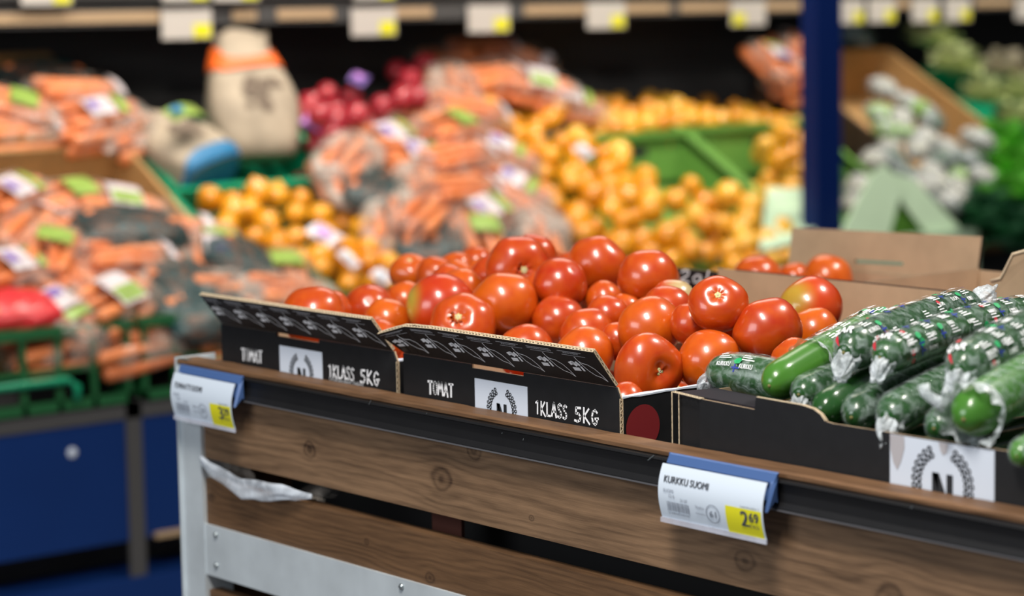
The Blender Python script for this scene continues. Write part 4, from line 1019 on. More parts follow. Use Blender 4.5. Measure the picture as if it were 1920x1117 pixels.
OM = {'onion': [onion_mesh('onion', 'onion', s) for s in (1, 2, 3)], 'pale': [onion_mesh('onion', 'pale_onion', s) for s in (4, 5)], 'red': [onion_mesh('red_onion', 'red_onion', s, .9, .35) for s in (6, 7)]}
pile = []
def onion(p, r, kind, label, group):
    if any((p-q).length < .80*(r+s) for q, s in pile): return
    pile.append((V(p), r)); ONION.append((V(p), r, kind, label, group))
ONION = []
def make_onion(p, r, kind, label, group):
    o = bpy.data.objects.new('red_onion' if kind == 'red' else 'onion', rr.choice(OM[kind])); COL.objects.link(o)
    o.location = p; o.rotation_mode = 'QUATERNION'
    o.rotation_quaternion = V((0, 0, 1)).rotation_difference(V((rr.gauss(0, 1), rr.gauss(0, 1), rr.gauss(.4, 1))).normalized())
    s = r*rr.uniform(.96, 1.06); o.scale = (s, s, s*rr.uniform(.92, 1.06)); tag(o, label, 'onion', group)
def inside(x, y, poly):
    c = False
    for (x0, y0), (x1, y1) in zip(poly, poly[1:]+poly[:1]):
        if (y0 > y) != (y1 > y) and x < (x1-x0)*(y-y0)/(y1-y0)+x0: c = not c
    return c
def proj(p):
    v = V(p)-CAM; D = v.dot(FW); return 960+F_PX*v.dot(RT)/D, 558.5-F_PX*v.dot(UP)/D
def heap(poly, layers, r, kind, label, group, mix=None, keep=1.0):
    """fill the part of the slope seen inside a photo outline with onions lying in layers"""
    pts = [on_slope(x, y) for x, y in poly]
    ya, yb = min(p.y for p in pts), max(p.y for p in pts); ts_ = [(V((SX0, 0, SZ0))-p).dot(-SD) for p in pts]; ta, tb_ = min(ts_)-.05, max(ts_)+.05
    for li, h in enumerate(layers):
        t = ta+li*r*.8; k = 0
        while t < tb_:
            y = ya+(r if k % 2 else 0)+li*r*.5
            while y < yb:
                p = slope(y+rr.uniform(-.018, .018), t+rr.uniform(-.016, .016), h+rr.uniform(-.012, .020))
                if inside(*proj(slope(y, t, 0)), poly) and rr.random() < (keep if li else 1): 
                    kd = mix if mix and rr.random() < mix_p(p) else kind
                    onion(p, r*rr.uniform(.86, 1.16), kd, label, group)
                y += 2*r
            t += 1.76*r; k += 1
rr = random.Random(12)
def mix_p(p): return min(1, max(0, (p.y-2.65)/.45))
LA = [(362, 388), (430, 366), (585, 360), (640, 400), (700, 455), (760, 500), (800, 505), (825, 540), (740, 575), (640, 575), (560, 520), (500, 470), (420, 450)]
heap(LA, (.012, -.035, -.085), .0335, 'onion', 'golden onion in the left green crate below the potato sacks', 'golden onions in the left green crate', keep=.75)
LB = [(895, 220), (1000, 205), (1060, 240), (1120, 280), (1180, 320), (1255, 360), (1340, 366), (1400, 395), (1445, 440), (1480, 470), (1480, 505), (1280, 520), (1160, 490), (1050, 470), (1025, 410), (985, 340), (935, 280)]
heap(LB, (.022, -.03, -.085), .0355, 'onion', 'golden onion in the big heap right of the carrot bags', 'golden onions in the big heap', mix='pale', keep=.8)
LD = [(1405, 345), (1440, 270), (1500, 240), (1540, 260), (1545, 420), (1440, 420)]
heap(LD, (.02, -.03, -.085), .034, 'onion', 'golden onion in the crate partly behind the blue upright', 'golden onions beside the upright', mix='pale', keep=.8)
for x, y in ((1478, 252), (1485, 290), (1462, 300), (1508, 300)): onion(on_slope(x, y, .10), .033, 'onion', 'golden onion on top of the pile next to the blue upright', 'golden onions beside the upright')
for ya, yb, z in ((2.73, 3.22, .945), (3.29, 3.78, .952)):
    for zz in (z-.062, z):
        x = -2.905
        while x > -3.29:
            y = ya+rr.uniform(0, .03)
            while y < yb:
                bump_ = .035*math.exp(-((y-3.15)/.16)**2)+.02*math.exp(-((y-3.42)/.10)**2)
                onion(V((x+rr.uniform(-.006, .006), y, zz+bump_+rr.uniform(-.006, .008)+(-2.9-x)*.14)), .031*rr.uniform(.9, 1.1), 'onion' if rr.random() < .6 else 'pale', 'golden onion in the level crates above the big heap', 'golden onions in the level crates')
                y += .064
            x -= .062
RO = [(548, 200), (600, 188), (690, 192), (725, 195), (735, 150), (790, 132), (790, 190), (745, 235), (660, 280), (570, 285)]
heap(RO, (.015, -.035, -.09), .0325, 'red', 'red onion beside the standing potato sack', 'red onions', keep=.85)
for x, y in ((770, 150), (755, 185), (785, 182), (670, 215), (600, 215), (650, 210), (690, 225), (715, 200)): onion(on_slope(x, y, .12), .033, 'red', 'red onion lying on top of the red pile', 'red onions')
def place_onions(limit=297):
    """keep the onions that show; they are counted on a coarse picture grid"""
    items = []; occ = {}
    for k, (p, r, *_) in enumerate(ONION):
        x, y = proj(p); D = (p-CAM).dot(FW); items.append((D, k, x/5, y/5, r*F_PX/D/5))
    for D, k, x, y, R in items:
        for j in range(int(y-R), int(y+R)+1):
            for i in range(int(x-R), int(x+R)+1):
                q = 1-((i-x)**2+(j-y)**2)/R/R
                if q > 0 and 0 <= i < 384 and 0 <= j < 224:
                    d = D-ONION[k][1]*math.sqrt(q)
                    if d < occ.get((i, j), (9, 0))[0]: occ[(i, j)] = (d, k)
    cnt = {}
    for d, k in occ.values(): cnt[k] = cnt.get(k, 0)+1
    order = sorted(cnt, key=lambda k: -cnt[k])
    red = [k for k in order if ONION[k][2] == 'red']; gold = [k for k in order if ONION[k][2] != 'red' and cnt[k] > 6]
    print('onions', len(ONION), len(order), len(red), len(gold))
    gold = gold[:limit-len(red)]
    for k in red+gold: make_onion(*ONION[k])
place_onions()
def net_label(px, py, h, w, l, ang, m1, m2, label):
    p = on_slope(px, py, h); t = thing('net_label', label, 'label', tuple(p), rot=axes_quat(V((0, math.cos(ang), 0))+SD*math.sin(ang), SN))
    b = MB(); b.geo([(w*(i/6-.5), l*(j/2-.5), .012*math.sin(PI*i/6)) for j in range(3) for i in range(7)]+[(w*(i/6-.5), l*(j/2-.5), .012*math.sin(PI*i/6)-.003) for j in range(3) for i in range(7)], [(j*7+i, j*7+i+1, j*7+i+8, j*7+i+7) for j in range(2) for i in range(6)]+[(21+j*7+i, 21+j*7+i+1, 21+j*7+i+8, 21+j*7+i+7) for j in range(2) for i in range(6)], 0, True)
    part(b, 'card', m1, t, world=False)
    b = MB(); b.geo([(w*(i/12-.45), l*(j/2-.5)*.5, .0135+.006*math.sin(PI*i/6)) for j in range(3) for i in range(5)], [(j*5+i, j*5+i+1, j*5+i+6, j*5+i+5) for j in range(2) for i in range(4)], 0, True)
    part(b, 'print', m2, t, world=False)
net_label(595, 228, .085, .085, .06, .5, 'violet_print', 'bag_white', 'pink violet net label on the red onions')
net_label(675, 148, .08, .07, .045, .6, 'bag_purple', 'violet_print', 'dark violet net label behind the red onions')
net_label(612, 440, .06, .075, .08, .4, 'bag_white', 'violet_print', 'large white net label on the golden onions in the left green crate')
net_label(657, 488, .055, .035, .07, .1, 'bag_white', 'paper', 'narrow white net label lower on the left golden onions')
net_label(1098, 285, .07, .055, .055, .2, 'bag_white', 'paper', 'small white net label high on the big golden onion heap')
net_label(720, 520, .06, .05, .05, .2, 'bag_white', 'paper', 'small white net label just above the tomato carton onions')

# ------------------------------------------------------------------ bags of carrots
def carrot_mesh(seed):
    r_ = random.Random(seed); L = .20; b = MB(); k = 8
    b.loft([[V((-L/2+L*t, 0, 0))+V((0, math.cos(2*PI*i/k), math.sin(2*PI*i/k)))*(.0185*(math.sqrt(max(0, 1-(1-min(1, t/.07))**2)))*(1-.62*t**1.4)*(1-max(0, (t-.93)/.075)**2)*(1+.04*math.sin(t*23+seed))+.0004)+V((0, .006*math.sin(t*3+seed), 0)) for i in range(k)] for t in [0, .02, .05, .1, .2, .35, .5, .65, .8, .9, .96, 1]])
    o = b.build('carrot', 'carrot'); me = o.data; bpy.data.objects.remove(o); return me
CM = [carrot_mesh(s) for s in (1, 2, 3)]
def pillow(L, W, H, n=28, K=18, wob=.05, seed=0, pinch=.55):
    r_ = random.Random(seed); p1, p2 = r_.uniform(0, 6), r_.uniform(0, 6); b = MB(); rings = []
    for k in range(K+1):
        t = k/K; x = -L/2+L*t; e = abs(2*t-1); w = W/2*((1-e**3.2)*(1-pinch)+pinch); h = H/2*math.sqrt(max(0, 1-e**2.6))+.003
        rings.append([V((x+.006*math.sin(3*2*PI*i/n+p1)*e**2, w*math.copysign(abs(math.cos(2*PI*i/n))**.75, math.cos(2*PI*i/n))*(1+wob*math.sin(t*19+p1+i)), h*math.copysign(abs(math.sin(2*PI*i/n))**.85, math.sin(2*PI*i/n))*(1+wob*1.4*math.sin(t*23+p2+i*1.3)))) for i in range(n)])
    b.loft(rings); return b
def patch_on(L0, L1, W0, W1, H, Wt, Lt, off=.003, pinch=.55):
    b = MB(); N = 8
    def z(x, y):
        e = abs(2*x/Lt); w = Wt/2*((1-e**3.2)*(1-pinch)+pinch); h = H/2*math.sqrt(max(0, 1-e**2.6))+.003
        return h*math.sqrt(max(0, 1-min(1, abs(y)/w)**2.4))*1.06+off
    b.geo([(L0+(L1-L0)*i/N, W0+(W1-W0)*j/N, z(L0+(L1-L0)*i/N, W0+(W1-W0)*j/N)) for j in range(N+1) for i in range(N+1)], [(j*(N+1)+i, j*(N+1)+i+1, (j+1)*(N+1)+i+1, (j+1)*(N+1)+i) for j in range(N) for i in range(N)], 0, True)
    return b
BL, BW, BH = .27, .17, .078
PROTO = {}
def make_bag(style, seed):
    t = thing('carrot_bag', 'x', 'bag of carrots')
    r_ = random.Random(seed)
    spots = [(-.055, -.016), (-.018, -.019), (.019, -.018), (.055, -.016), (-.036, .014), (.0, .016), (.037, .014)]
    for q, (y, z) in enumerate(spots):
        c = bpy.data.objects.new('carrot', CM[q % 3]); COL.objects.link(c); c.parent = t; c.location = (r_.uniform(-.014, .014), y, z); c.rotation_euler = (r_.uniform(0, 6), r_.uniform(-.04, .04), r_.uniform(-.10, .10)+(PI if q % 2 else 0))
    f = part(pillow(BL, BW, BH, seed=seed), 'film', {'beige': 'bag_beige_film', 'dark': 'bag_dark_film', 'red': 'bag_red_film'}.get(style, 'bag_film'), t, world=False)
    if style == 'green':
        part(patch_on(-.045, .04, -.055, .045, BH, BW, BL), 'printed_panel', 'bag_white', t, world=False, parent=f); part(patch_on(-.040, .035, -.050, -.005, BH, BW, BL, .0045), 'lime_print', 'bag_green', t, world=False, parent=f)
    if style == 'lime': part(patch_on(-.01, .06, -.04, .04, BH, BW, BL), 'lime_print', 'bag_green', t, world=False, parent=f)
    if style == 'white':
        part(patch_on(-.045, .025, -.05, .03, BH, BW, BL), 'printed_panel', 'bag_white', t, world=False, parent=f); part(patch_on(-.038, -.012, -.03, .01, BH, BW, BL, .0045), 'violet_print', 'bag_purple', t, world=False, parent=f)
        part(patch_on(.035, .06, -.05, .03, BH, BW, BL), 'lime_print', 'bag_green', t, world=False, parent=f)
    if style == 'plain': part(patch_on(.085, .11, -.05, .05, BH, BW, BL), 'printed_panel', 'bag_white', t, world=False, parent=f)
    return t
M['bag_beige_film'] = film_mat('milky film', (.52, .44, .38), .12, .75, .3, 16, .6)
M['bag_dark_film'] = film_mat('dark teal net film', (.005, .042, .046), .6, .98, .45, 40, .6)
M['bag_red_film'] = film_mat('red net film', (.70, .03, .04), .75, 1, .3, 30, .6)
bag_n = 0
def bag(style, px, py, ang, h, label, X=None, tilt=(0, 0), scale=1):
    global bag_n
    bag_n += 1
    p = at(px, py, X=X) if X is not None else on_slope(px, py, h)
    a = math.radians(ang); nrm = (SN+V((rr.uniform(-.1, .1)+tilt[0], rr.uniform(-.12, .12)+tilt[1], 0))).normalized()
    q = axes_quat(V((0, math.cos(a), 0))+SD*math.sin(a), nrm)
    if style not in PROTO:
        PROTO[style] = t = make_bag(style, len(PROTO)+3); t.location = p; t.rotation_mode = 'QUATERNION'; t.rotation_quaternion = q; t['label'] = label; t['group'] = 'bags of carrots'; t.scale = (scale,)*3
    else: t = dup(PROTO[style], label, 'bags of carrots', p, q, scale)
    if style in ('dark', 'red'): t['category'] = 'net bag'; t.name = 'net_bag'
    return t
LOW, TOPL, MID = 'carrot bag in the lower left heap', 'carrot bag in the upper left tray', 'carrot bag in the middle heap'
for s, x, y, a, h, lab in [
 ('white', 20, 372, 25, .03, 'white printed carrot bag at the left edge below the upper tray'), ('lime', 130, 380, 5, .03, 'carrot bag with lime print just below the upper tray'),
 ('green', 225, 390, -15, .03, 'carrot bag with white and lime print against the brown tray side'), ('plain', 60, 440, 40, .03, 'carrot bag lying crosswise at the left edge'),
 ('plain', 165, 440, 10, .05, 'carrot bag in the middle of the lower left heap'), ('dark', 245, 432, -8, .08, 'dark net bag across the lower left heap'), ('plain', 312, 440, -15, .03, 'carrot bag touching the foot of the brown tray side'),
 ('lime', 95, 480, 55, .08, 'carrot bag with lime print standing across the left heap'), ('plain', 235, 485, 0, .07, 'long carrot bag below the dark net bag'),
 ('white', 20, 510, 15, .07, 'white printed carrot bag at the left edge above the red net bag'), ('plain', 145, 530, -60, .05, 'carrot bag standing on end left of the big lime label'),
 ('green', 215, 565, 22, .07, 'big carrot bag with lime label at the front of the left heap'), ('red', 30, 580, -8, .08, 'red net bag at the lower left edge'), ('white', 110, 590, -65, .05, 'white printed bag right of the red net bag'),
 ('dark', 345, 545, 75, .05, 'dark net bag standing left of the tomato cartons'), ('white', 400, 482, 65, .03, 'white printed bag leaning beside the left green crate'),
 ('dark', 450, 505, 80, .05, 'upright dark teal net bag in front of the left onions'), ('dark', 395, 590, 8, .05, 'dark net bag lying just above the first tomato flap'),
 ('lime', 535, 522, 70, .03, 'carrot bag with lime print in front of the left golden onions'), ('beige', 545, 555, 0, .06, 'carrot bag right above the first tomato flap'), ('beige', 440, 555, 5, .05, 'pinkish carrot bag above the first tomato flap corner'),
 ('beige', 300, 500, 70, .04, 'carrot bag wedged behind the long lower bag'), ('plain', 290, 610, 5, .02, 'carrot bag behind the lattice crate rim'), ('plain', 100, 650, 5, .0, 'carrot bag seen through the left lattice crate'), ('plain', 240, 650, 5, .0, 'carrot bag seen through the right part of the lattice crate'), ('plain', 430, 625, 5, .0, 'carrot bag showing left of the first tomato carton'),
 ('plain', 145, 176, -4, .07, 'long bare looking carrot bag on top of the upper left tray'), ('white', 185, 222, 0, .07, 'carrot bag with a white label in the upper left tray'), ('plain', 165, 246, 3, .04, 'carrot bag low at the front of the upper left tray'), ('beige', 245, 250, 20, .03, 'carrot bag at the right end of the upper left tray'),
 ('lime', 20, 205, -30, .07, 'carrot bag with lime print at the left edge of the upper tray'), ('plain', 25, 246, 0, .04, 'carrot bag at the lower left edge of the upper tray'), ('dark', 85, 150, 10, .03, 'dark net bag in the shadow behind the upper left tray'),
 ('plain', 905, 95, 5, .04, 'topmost carrot bag below the back shelf'), ('plain', 965, 105, -55, .03, 'carrot bag leaning at the top right of the middle heap'), ('plain', 850, 115, 10, -.01, 'carrot bag in shadow at the top left of the middle heap'),
 ('plain', 925, 150, 10, .07, 'carrot bag second from the top of the middle heap'), ('green', 1010, 165, -28, .07, 'carrot bag with lime and white print at the upper right of the middle heap'), ('white', 1065, 195, -28, .04, 'carrot bag sloping down to the right above the big onions'),
 ('beige', 850, 170, 65, .05, 'carrot bag standing on end beside the red onions'), ('beige', 800, 205, 10, .06, 'carrot bag below the rightmost red onions'), ('plain', 880, 210, -10, .08, 'carrot bag above the lime printed one in the middle heap'),
 ('lime', 845, 245, 12, .10, 'carrot bag with lime print in the upper middle of the heap'), ('white', 725, 265, 12, .05, 'white printed carrot bag below the red onions'), ('beige', 655, 300, 35, .07, 'carrot bag hanging over the right wall of the potato crate'), ('white', 775, 300, -8, .08, 'white printed carrot bag left of the heap centre'),
 ('plain', 855, 300, 8, .11, 'carrot bag at the centre of the middle heap'), ('white', 935, 290, -40, .07, 'white printed carrot bag next to the big onion heap'), ('beige', 640, 345, 70, .03, 'carrot bag standing at the corner of the potato crate'), ('dark', 705, 355, 35, .05, 'dark net bag in the gap left of the middle heap'),
 ('beige', 790, 350, 60, .07, 'carrot bag standing on end left of the pinkish one'), ('plain', 865, 360, 4, .12, 'pinkish carrot bag lying across the middle heap'), ('white', 960, 355, -50, .06, 'white printed carrot bag at the right edge of the middle heap'),
 ('plain', 800, 405, 35, .10, 'carrot bag sloping up to the right in the lower middle heap'), ('white', 900, 405, 10, .09, 'white printed carrot bag in the lower middle heap'), ('beige', 985, 405, -65, .06, 'carrot bag standing by the left edge of the big onions'), ('beige', 735, 420, 55, .05, 'carrot bag right of the white onion label'),
 ('lime', 905, 455, 70, .10, 'carrot bag with bright lime print just above the tomato heap'), ('dark', 945, 440, 5, .04, 'dark net bag low in the middle heap'), ('beige', 1010, 450, 60, .06, 'carrot bag above the big tomatoes next to the onions'), ('dark', 830, 465, 10, .06, 'carrot bag low in the middle heap above the left tomatoes'), ('white', 850, 500, 0, .03, 'white printed carrot bag right behind the tomato heap'), ('plain', 770, 480, 20, .02, 'carrot bag at the foot of the middle heap by the onions'),
 ('white', 1450, 120, 75, .12, 'violet and white printed net bag left of the blue upright'), ('plain', 1500, 105, 70, .10, 'orange net bag touching the blue upright'), ('plain', 1495, 165, 5, .06, 'orange bag below the violet printed one by the upright')]:
    bag(s, x, y, a, h, lab, scale=.72 if s == 'red' else 1)

# ------------------------------------------------------------------ paper sacks of potatoes
def sack(base, quat, W, D, H, label, band, band_at, open_top=True, scale=1):
    t = thing('potato_sack', label, 'sack', tuple(base), 'potato sacks', rot=quat); t.scale = (scale,)*3
    n = 36
    def ring(z, w, d, wob, ph, off=0):
        return [V(((w/2+off)*math.copysign(abs(math.cos(a))**.6, math.cos(a))*(1+wob*math.sin(5*a+ph)), (d/2+off)*math.copysign(abs(math.sin(a))**.6, math.sin(a))*(1+wob*math.sin(4*a+ph*1.3)), z+.02*wob*10*math.sin(3*a+ph)*z/H)) for a in [2*PI*i/n for i in range(n)]]
    P = [(0, .78, .75), (.03, .86, .9), (.12, .93, 1.0), (.3, 1.0, 1.02), (.45, .98, .95), (.6, .86, .78), (.72, .76, .60), (.82, .68, .44), (.92, .58, .32), (1, .60, .30)]
    def at_z(f):
        for (a, w, d), (b, w2, d2) in zip(P[:-1], P[1:]):
            if f <= b: k = (f-a)/(b-a); return w+(w2-w)*k, d+(d2-d)*k
        return P[-1][1:]
    b = MB(); fs = [k/24 for k in range(25)]
    b.loft([ring(H*f, W*at_z(f)[0], D*at_z(f)[1], .02+.035*f, f*7) for f in fs], cap=False); b.face(ring(0.0005, W*P[0][1], D*P[0][2], .02, 0))
    body = part(b, 'paper_body', 'paper_bag', t, world=False)
    a0, a1 = band_at; b = MB(); rows = []
    for k in range(7):
        row = []
        for i in range(n):
            a = 2*PI*i/n; up_ = a1-(.13*max(0, -math.sin(a))**3 if a0 else .06*math.cos(2*a)); f = a0+(up_-a0)*k/6
            row.append(ring(H*f, W*at_z(f)[0], D*at_z(f)[1], .02+.035*f, f*7, .006)[i])
        rows.append(row)
    b.loft(rows, cap=False)
    if not a0: b.face(ring(-.002, W*P[0][1], D*P[0][2], .02, 0, .002))
    part(b, 'colour_band', band, t, world=False, parent=body)
    b = MB(); r_ = random.Random(4)
    for k in range(16):
        x, z = r_.gauss(0, .16)*W, r_.uniform(.34, .60)*H; rr0 = r_.uniform(.008, .020)
        for sg in (-1, 1):
            w, d = at_z(z/H); yy = lambda xx: sg*(d*D/2*(max(0, 1-abs(xx/(w*W/2))**3))**.33+.006)
            b.face([(x+rr0*math.cos(a*PI/5)*(1+.3*math.sin(3*a)), yy(x+rr0*math.cos(a*PI/5)), z+rr0*.8*math.sin(a*PI/5)) for a in range(10)])
    part(b, 'printed_picture', 'brown_print', t, world=False, parent=body)
    return t
FR = V((1, 0, 0))
p = on_slope(495, 292, .0)
sack(p-V((.03, 0, .01)), axes_quat(V((.15, .97, .10)), V((-.28, .06, .96))), .245, .15, .335, 'tall cream potato sack with an orange band standing in the green crate', 'orange_band', (.70, .90))
p = on_slope(400, 328, .02)
sack(p, axes_quat(V((.25, .95, -.12)), V((-.80, -.28, .56))), .215, .12, .25, 'cream potato sack with a blue end lying left of the tall one', 'blue_band', (.0, .11))
net_label(345, 212, .16, .10, .05, .2, 'bag_green', 'blue_band', 'yellow green and blue label at the top of the lying potato sack')

# ------------------------------------------------------------------ wrapped greens right of the upright
def wrapped(name, label, cat, p, quat, L, W, H, inner, group, seed, film='bag_film'):
    t = thing(name, label, cat, tuple(p), group, rot=quat)
    part(pillow(L*.9, W*.88, H*.86, 20, 12, .10, seed, .35), 'vegetable', inner, t, world=False)
    part(pillow(L, W, H, 22, 14, .08, seed+1, .5), 'film', film, t, world=False); return t
M['silver_film'] = film_mat('shiny wrap', (.62, .66, .70), .05, .65, .10, 30, 1.0)
WG = 'wrapped vegetables right of the upright'
src_w = {}
for k, (x, y, h, inner, lab) in enumerate([
 (1655, 165, .13, 'pack_white', 'topmost white pack in the brown carton'), (1700, 190, .13, 'pack_white', 'white pack at the upper right in the brown carton'), (1652, 215, .10, 'pack_green', 'bright green pack on the left in the brown carton'),
 (1745, 225, .11, 'pack_dark', 'dark green pack by the brown carton side'), (1695, 245, .11, 'pack_green', 'green pack in the middle of the brown carton'), (1668, 275, .09, 'pack_white', 'white pack at the left wall of the brown carton'), (1720, 280, .12, 'pack_white', 'shiny white pack in the centre of the brown carton'),
 (1775, 280, .10, 'pack_white', 'white pack against the middle of the carton side'), (1745, 325, .12, 'pack_white', 'shiny white pack in the lower half of the brown carton'), (1800, 330, .10, 'pack_green', 'green tinted pack at the lower carton side'), (1700, 330, .08, 'pack_dark', 'dark green pack above the pale green flaps'),
 (1780, 375, .11, 'pack_white', 'shiny white pack low in the brown carton'), (1835, 262, .17, 'pack_white', 'bright white pack lying on the carton side'), (1842, 330, .15, 'pack_white', 'glittering pack at the lower right end of the carton'), (1820, 385, .09, 'pack_white', 'white pack at the bottom right of the carton'), (1740, 375, .09, 'pack_dark', 'dark green pack between the two pale green flaps'),
 (1768, 352, .11, 'pack_green', 'green tinted pack above the right pale green flap'), (1672, 300, .09, 'pack_dark', 'dark green pack low at the left of the brown carton'), (1720, 205, .12, 'pack_green', 'green tinted pack high in the brown carton'), (1765, 300, .12, 'pack_dark', 'dark green pack in the middle of the shiny white ones'), (1815, 300, .14, 'pack_dark', 'dark green pack leaning on the carton side'), (1725, 352, .11, 'pack_white', 'shiny white pack right above the point of the pale green flaps'),
 (1640, 300, .10, 'pack_white', 'white pack at the dark left wall of the brown carton'), (1690, 225, .13, 'pack_white', 'shiny white pack above the green one in the brown carton'), (1665, 245, .12, 'pack_green', 'lime pack left of centre in the brown carton'), (1735, 260, .13, 'pack_white', 'shiny white pack by the middle of the carton side'), (1755, 345, .13, 'pack_white', 'shiny white pack over the gap of the pale green flaps'), (1790, 355, .12, 'pack_white', 'shiny white pack right of the pale green flap point'),
 (1612, 350, .05, 'pack_white', 'small pale pack just right of the blue upright'), (1605, 385, .02, 'pack_white', 'lower pale pack just right of the blue upright')]):
    ang = rr.uniform(0, 3); q = axes_quat(V((0, math.cos(ang), 0))+SD*math.sin(ang), SN+V((rr.uniform(-.3, .3), rr.uniform(-.3, .3), 0)))
    p = on_slope(x, y, h-.02)
    if inner not in src_w: src_w[inner] = wrapped('wrapped_vegetable', lab, 'vegetable pack', p, q, .105, .085, .06, inner, WG, k, 'silver_film')
    else: dup(src_w[inner], lab, WG, p, q, rr.uniform(.9, 1.1))
def lettuce(p, r, label, m_, seed):
    t = thing('lettuce', label, 'lettuce', tuple(p), 'leafy greens at the right')
    r_ = random.Random(seed)
    for k in range(13):
        az = k*2.4; el = .25+1.2*(k/13); b = MB(); N = 8; L = r*1.25; vs = []
        d = V((math.cos(az)*math.cos(el), math.sin(az)*math.cos(el), math.sin(el))); s = d.cross(V((0, 0, 1))).normalized(); u = s.cross(d)
        for j in range(N+1):
            for i in range(N+1):
                v_, w_ = j/N, (i/N-.5)*2; wd = L*.55*math.sin(PI*min(1, .12+.8*v_))
                vs.append(d*(L*v_)+s*(wd*w_)+u*(.25*L*(v_**2)*-1+.18*L*w_*w_+.05*L*math.sin(6*w_+9*v_+k)*abs(w_)))
        b.geo(vs, [(j*(N+1)+i, j*(N+1)+i+1, (j+1)*(N+1)+i+1, (j+1)*(N+1)+i) for j in range(N) for i in range(N)], 0, True)
        part(b, 'leaf', m_, t, world=False)
    return t
for k, (x, y, h, m_, r, lab) in enumerate([(1880, 300, .02, 'lettuce', .11, 'bright green lettuce right of the wrapped packs'), (1905, 350, .03, 'lettuce', .12, 'bright green lettuce at the right edge, middle of the stack'), (1895, 405, .05, 'lettuce', .12, 'bright green lettuce above the torn brown carton'), (1850, 440, .03, 'dark_leaf', .12, 'dark leafy bunch behind the slotted brown flap'), (1900, 470, .03, 'dark_leaf', .12, 'dark leafy bunch above the torn flap'), (1840, 395, .0, 'dark_leaf', .11, 'dark leafy bunch right of the pale green flaps'), (1600, 85, .06, 'pale_blue', .06, 'pale blue tinted cabbage right of the upright at the top'), (1745, 90, .08, 'pale_leaf', .09, 'pale cabbage standing at the back top'), (1790, 140, .08, 'pale_leaf', .09, 'pale cabbage behind the brown carton side'), (1845, 195, .06, 'pale_leaf', .08, 'pale cabbage with lime tint above the green crate wall'), (1885, 150, .08, 'pale_shade', .09, 'pale cabbage in shadow at the right edge'), (1918, 195, .06, 'pale_leaf', .09, 'pale cabbage cut by the right edge of the picture'), (1905, 240, .03, 'pale_leaf', .08, 'pale yellow cabbage at the right edge above the lettuces')]):
    lettuce(on_slope(x, y, h), r, lab, m_, k)
# pale green carton with open flaps in front of the upright
t = thing('flap_carton', 'pale green carton with flaps folded open in front of the blue upright', 'carton', tuple(at(1640, 440, X=-2.235)))
def slab(pts, X, th=.006, lean=0):
    b = MB(); P = [at(x, y, X=X) for x, y in pts]
    zb = min(p.z for p in P); P = [p+V((-(p.z-zb)*lean, 0, 0)) for p in P]
    b.prism(P, (-th, 0, 0)); return b
part(slab([(1575, 470), (1660, 470), (1715, 350), (1690, 310), (1660, 330), (1590, 430)], -2.232, lean=.25), 'left_flap', 'pale_green', t)
part(slab([(1780, 470), (1840, 470), (1800, 415), (1740, 335), (1705, 325), (1700, 360), (1740, 430)], -2.238, lean=.25), 'right_flap', 'pale_green', t)
c0, c1 = at(1585, 440, X=-2.235), at(1835, 440, X=-2.235)
part(MB().box((-2.250, c0.y, .478), (-2.236, c1.y, c0.z-.02)), 'front_wall', 'pale_green', t)
t = thing('flap_carton', 'pale green folded sheet over the onions left of the blue upright', 'carton', tuple(on_slope(1490, 430, .06)))
b = MB(); N = 8
A, B, C_, D = on_slope(1425, 470, .06), on_slope(1555, 440, .06), on_slope(1525, 350, .08), on_slope(1440, 350, .08)
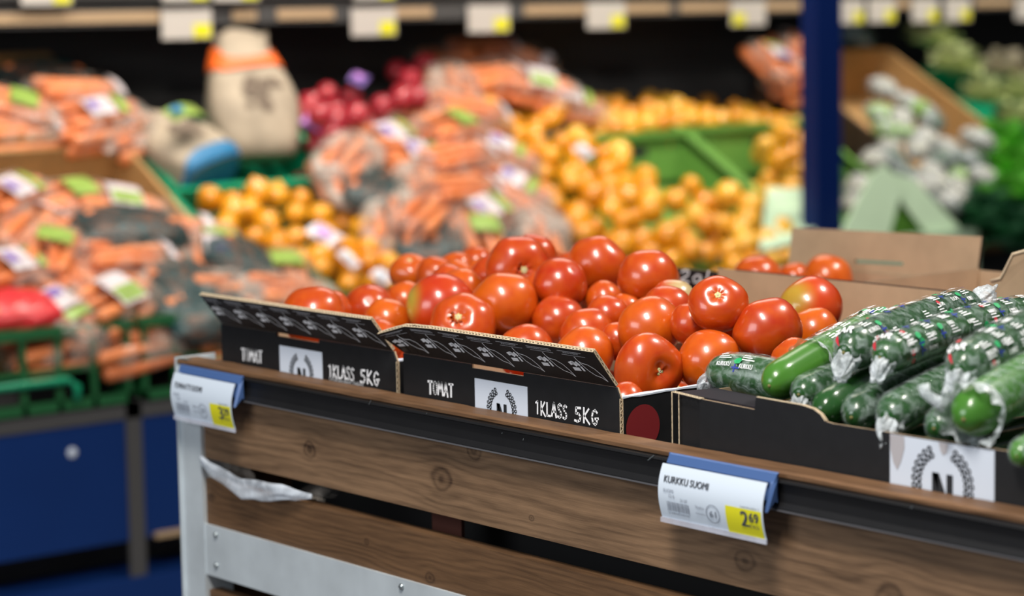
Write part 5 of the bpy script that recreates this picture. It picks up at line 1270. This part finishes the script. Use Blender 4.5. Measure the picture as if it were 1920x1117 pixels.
b.geo([(A.lerp(B, i/N)).lerp(D.lerp(C_, i/N), j/N)+SN*(.02*math.sin(PI*i/N)*math.sin(2*j)) for j in range(N+1) for i in range(N+1)]+[(A.lerp(B, i/N)).lerp(D.lerp(C_, i/N), j/N)+SN*(.02*math.sin(PI*i/N)*math.sin(2*j)-.004) for j in range(N+1) for i in range(N+1)], [(q+j*(N+1)+i, q+j*(N+1)+i+1, q+(j+1)*(N+1)+i+1, q+(j+1)*(N+1)+i) for q in (0, (N+1)**2) for j in range(N) for i in range(N)], 0, True)
part(b, 'sheet', 'pale_green', t)

# ------------------------------------------------------------------ light
w = bpy.data.worlds.new('store'); SC.world = w; w.use_nodes = True
w.node_tree.nodes['Background'].inputs[0].default_value = (.80, .88, 1.0, 1); w.node_tree.nodes['Background'].inputs[1].default_value = .13
def area(name, loc, tgt, power, sx, sy, col=(1, 1, 1), spin=0, spread=None):
    d = bpy.data.lights.new(name, 'AREA'); d.shape = 'RECTANGLE'; d.size = sx; d.size_y = sy; d.energy = power; d.color = col
    if spread: d.spread = math.radians(spread)
    o = bpy.data.objects.new(name, d); COL.objects.link(o); o.location = loc
    o.rotation_euler = (V(tgt)-V(loc)).to_track_quat('-Z', 'Y').to_euler(); o.rotation_euler.rotate_axis('Z', spin)
    return o
T0 = V((.2, .2, .92))
def from_cam(r, u, b): return (R0*r+U0*u-FH*b).normalized()
area('ceiling_lamp_front', T0+from_cam(-.18, .80, .58)*2.6, T0, 84, .40, .95, (1, .95, .88), .5)
area('ceiling_lamp_right', T0+from_cam(.58, .81, -.09)*2.6, T0, 46, .42, .42, (1, .95, .88))
area('ceiling_lamp_behind', T0+from_cam(.05, .62, -.78)*2.6, T0, 9, 1.2, .8, (1, .90, .78))
area('aisle_lamp', V((-.35, 0, .7))+from_cam(-.62, .36, .70)*2.7, V((-.1, 0, .75)), 27, 1.4, .8, (.92, .96, 1))
for k, y in enumerate((.4, 1.6, 2.8, 4.0, 5.2)):
    area('display_lamp', (-2.08, y, 2.75), (-2.85, y+.1, .9), 15, .5, .5, (1, .93, .82), spread=110)
SC.view_settings.view_transform = 'Standard'; SC.view_settings.look = 'None'; SC.view_settings.gamma = 1; SC.view_settings.use_curve_mapping = False
SC.view_settings.exposure = 0.0
SC.cycles.transparent_max_bounces = 24
SC.cycles.max_bounces = 8
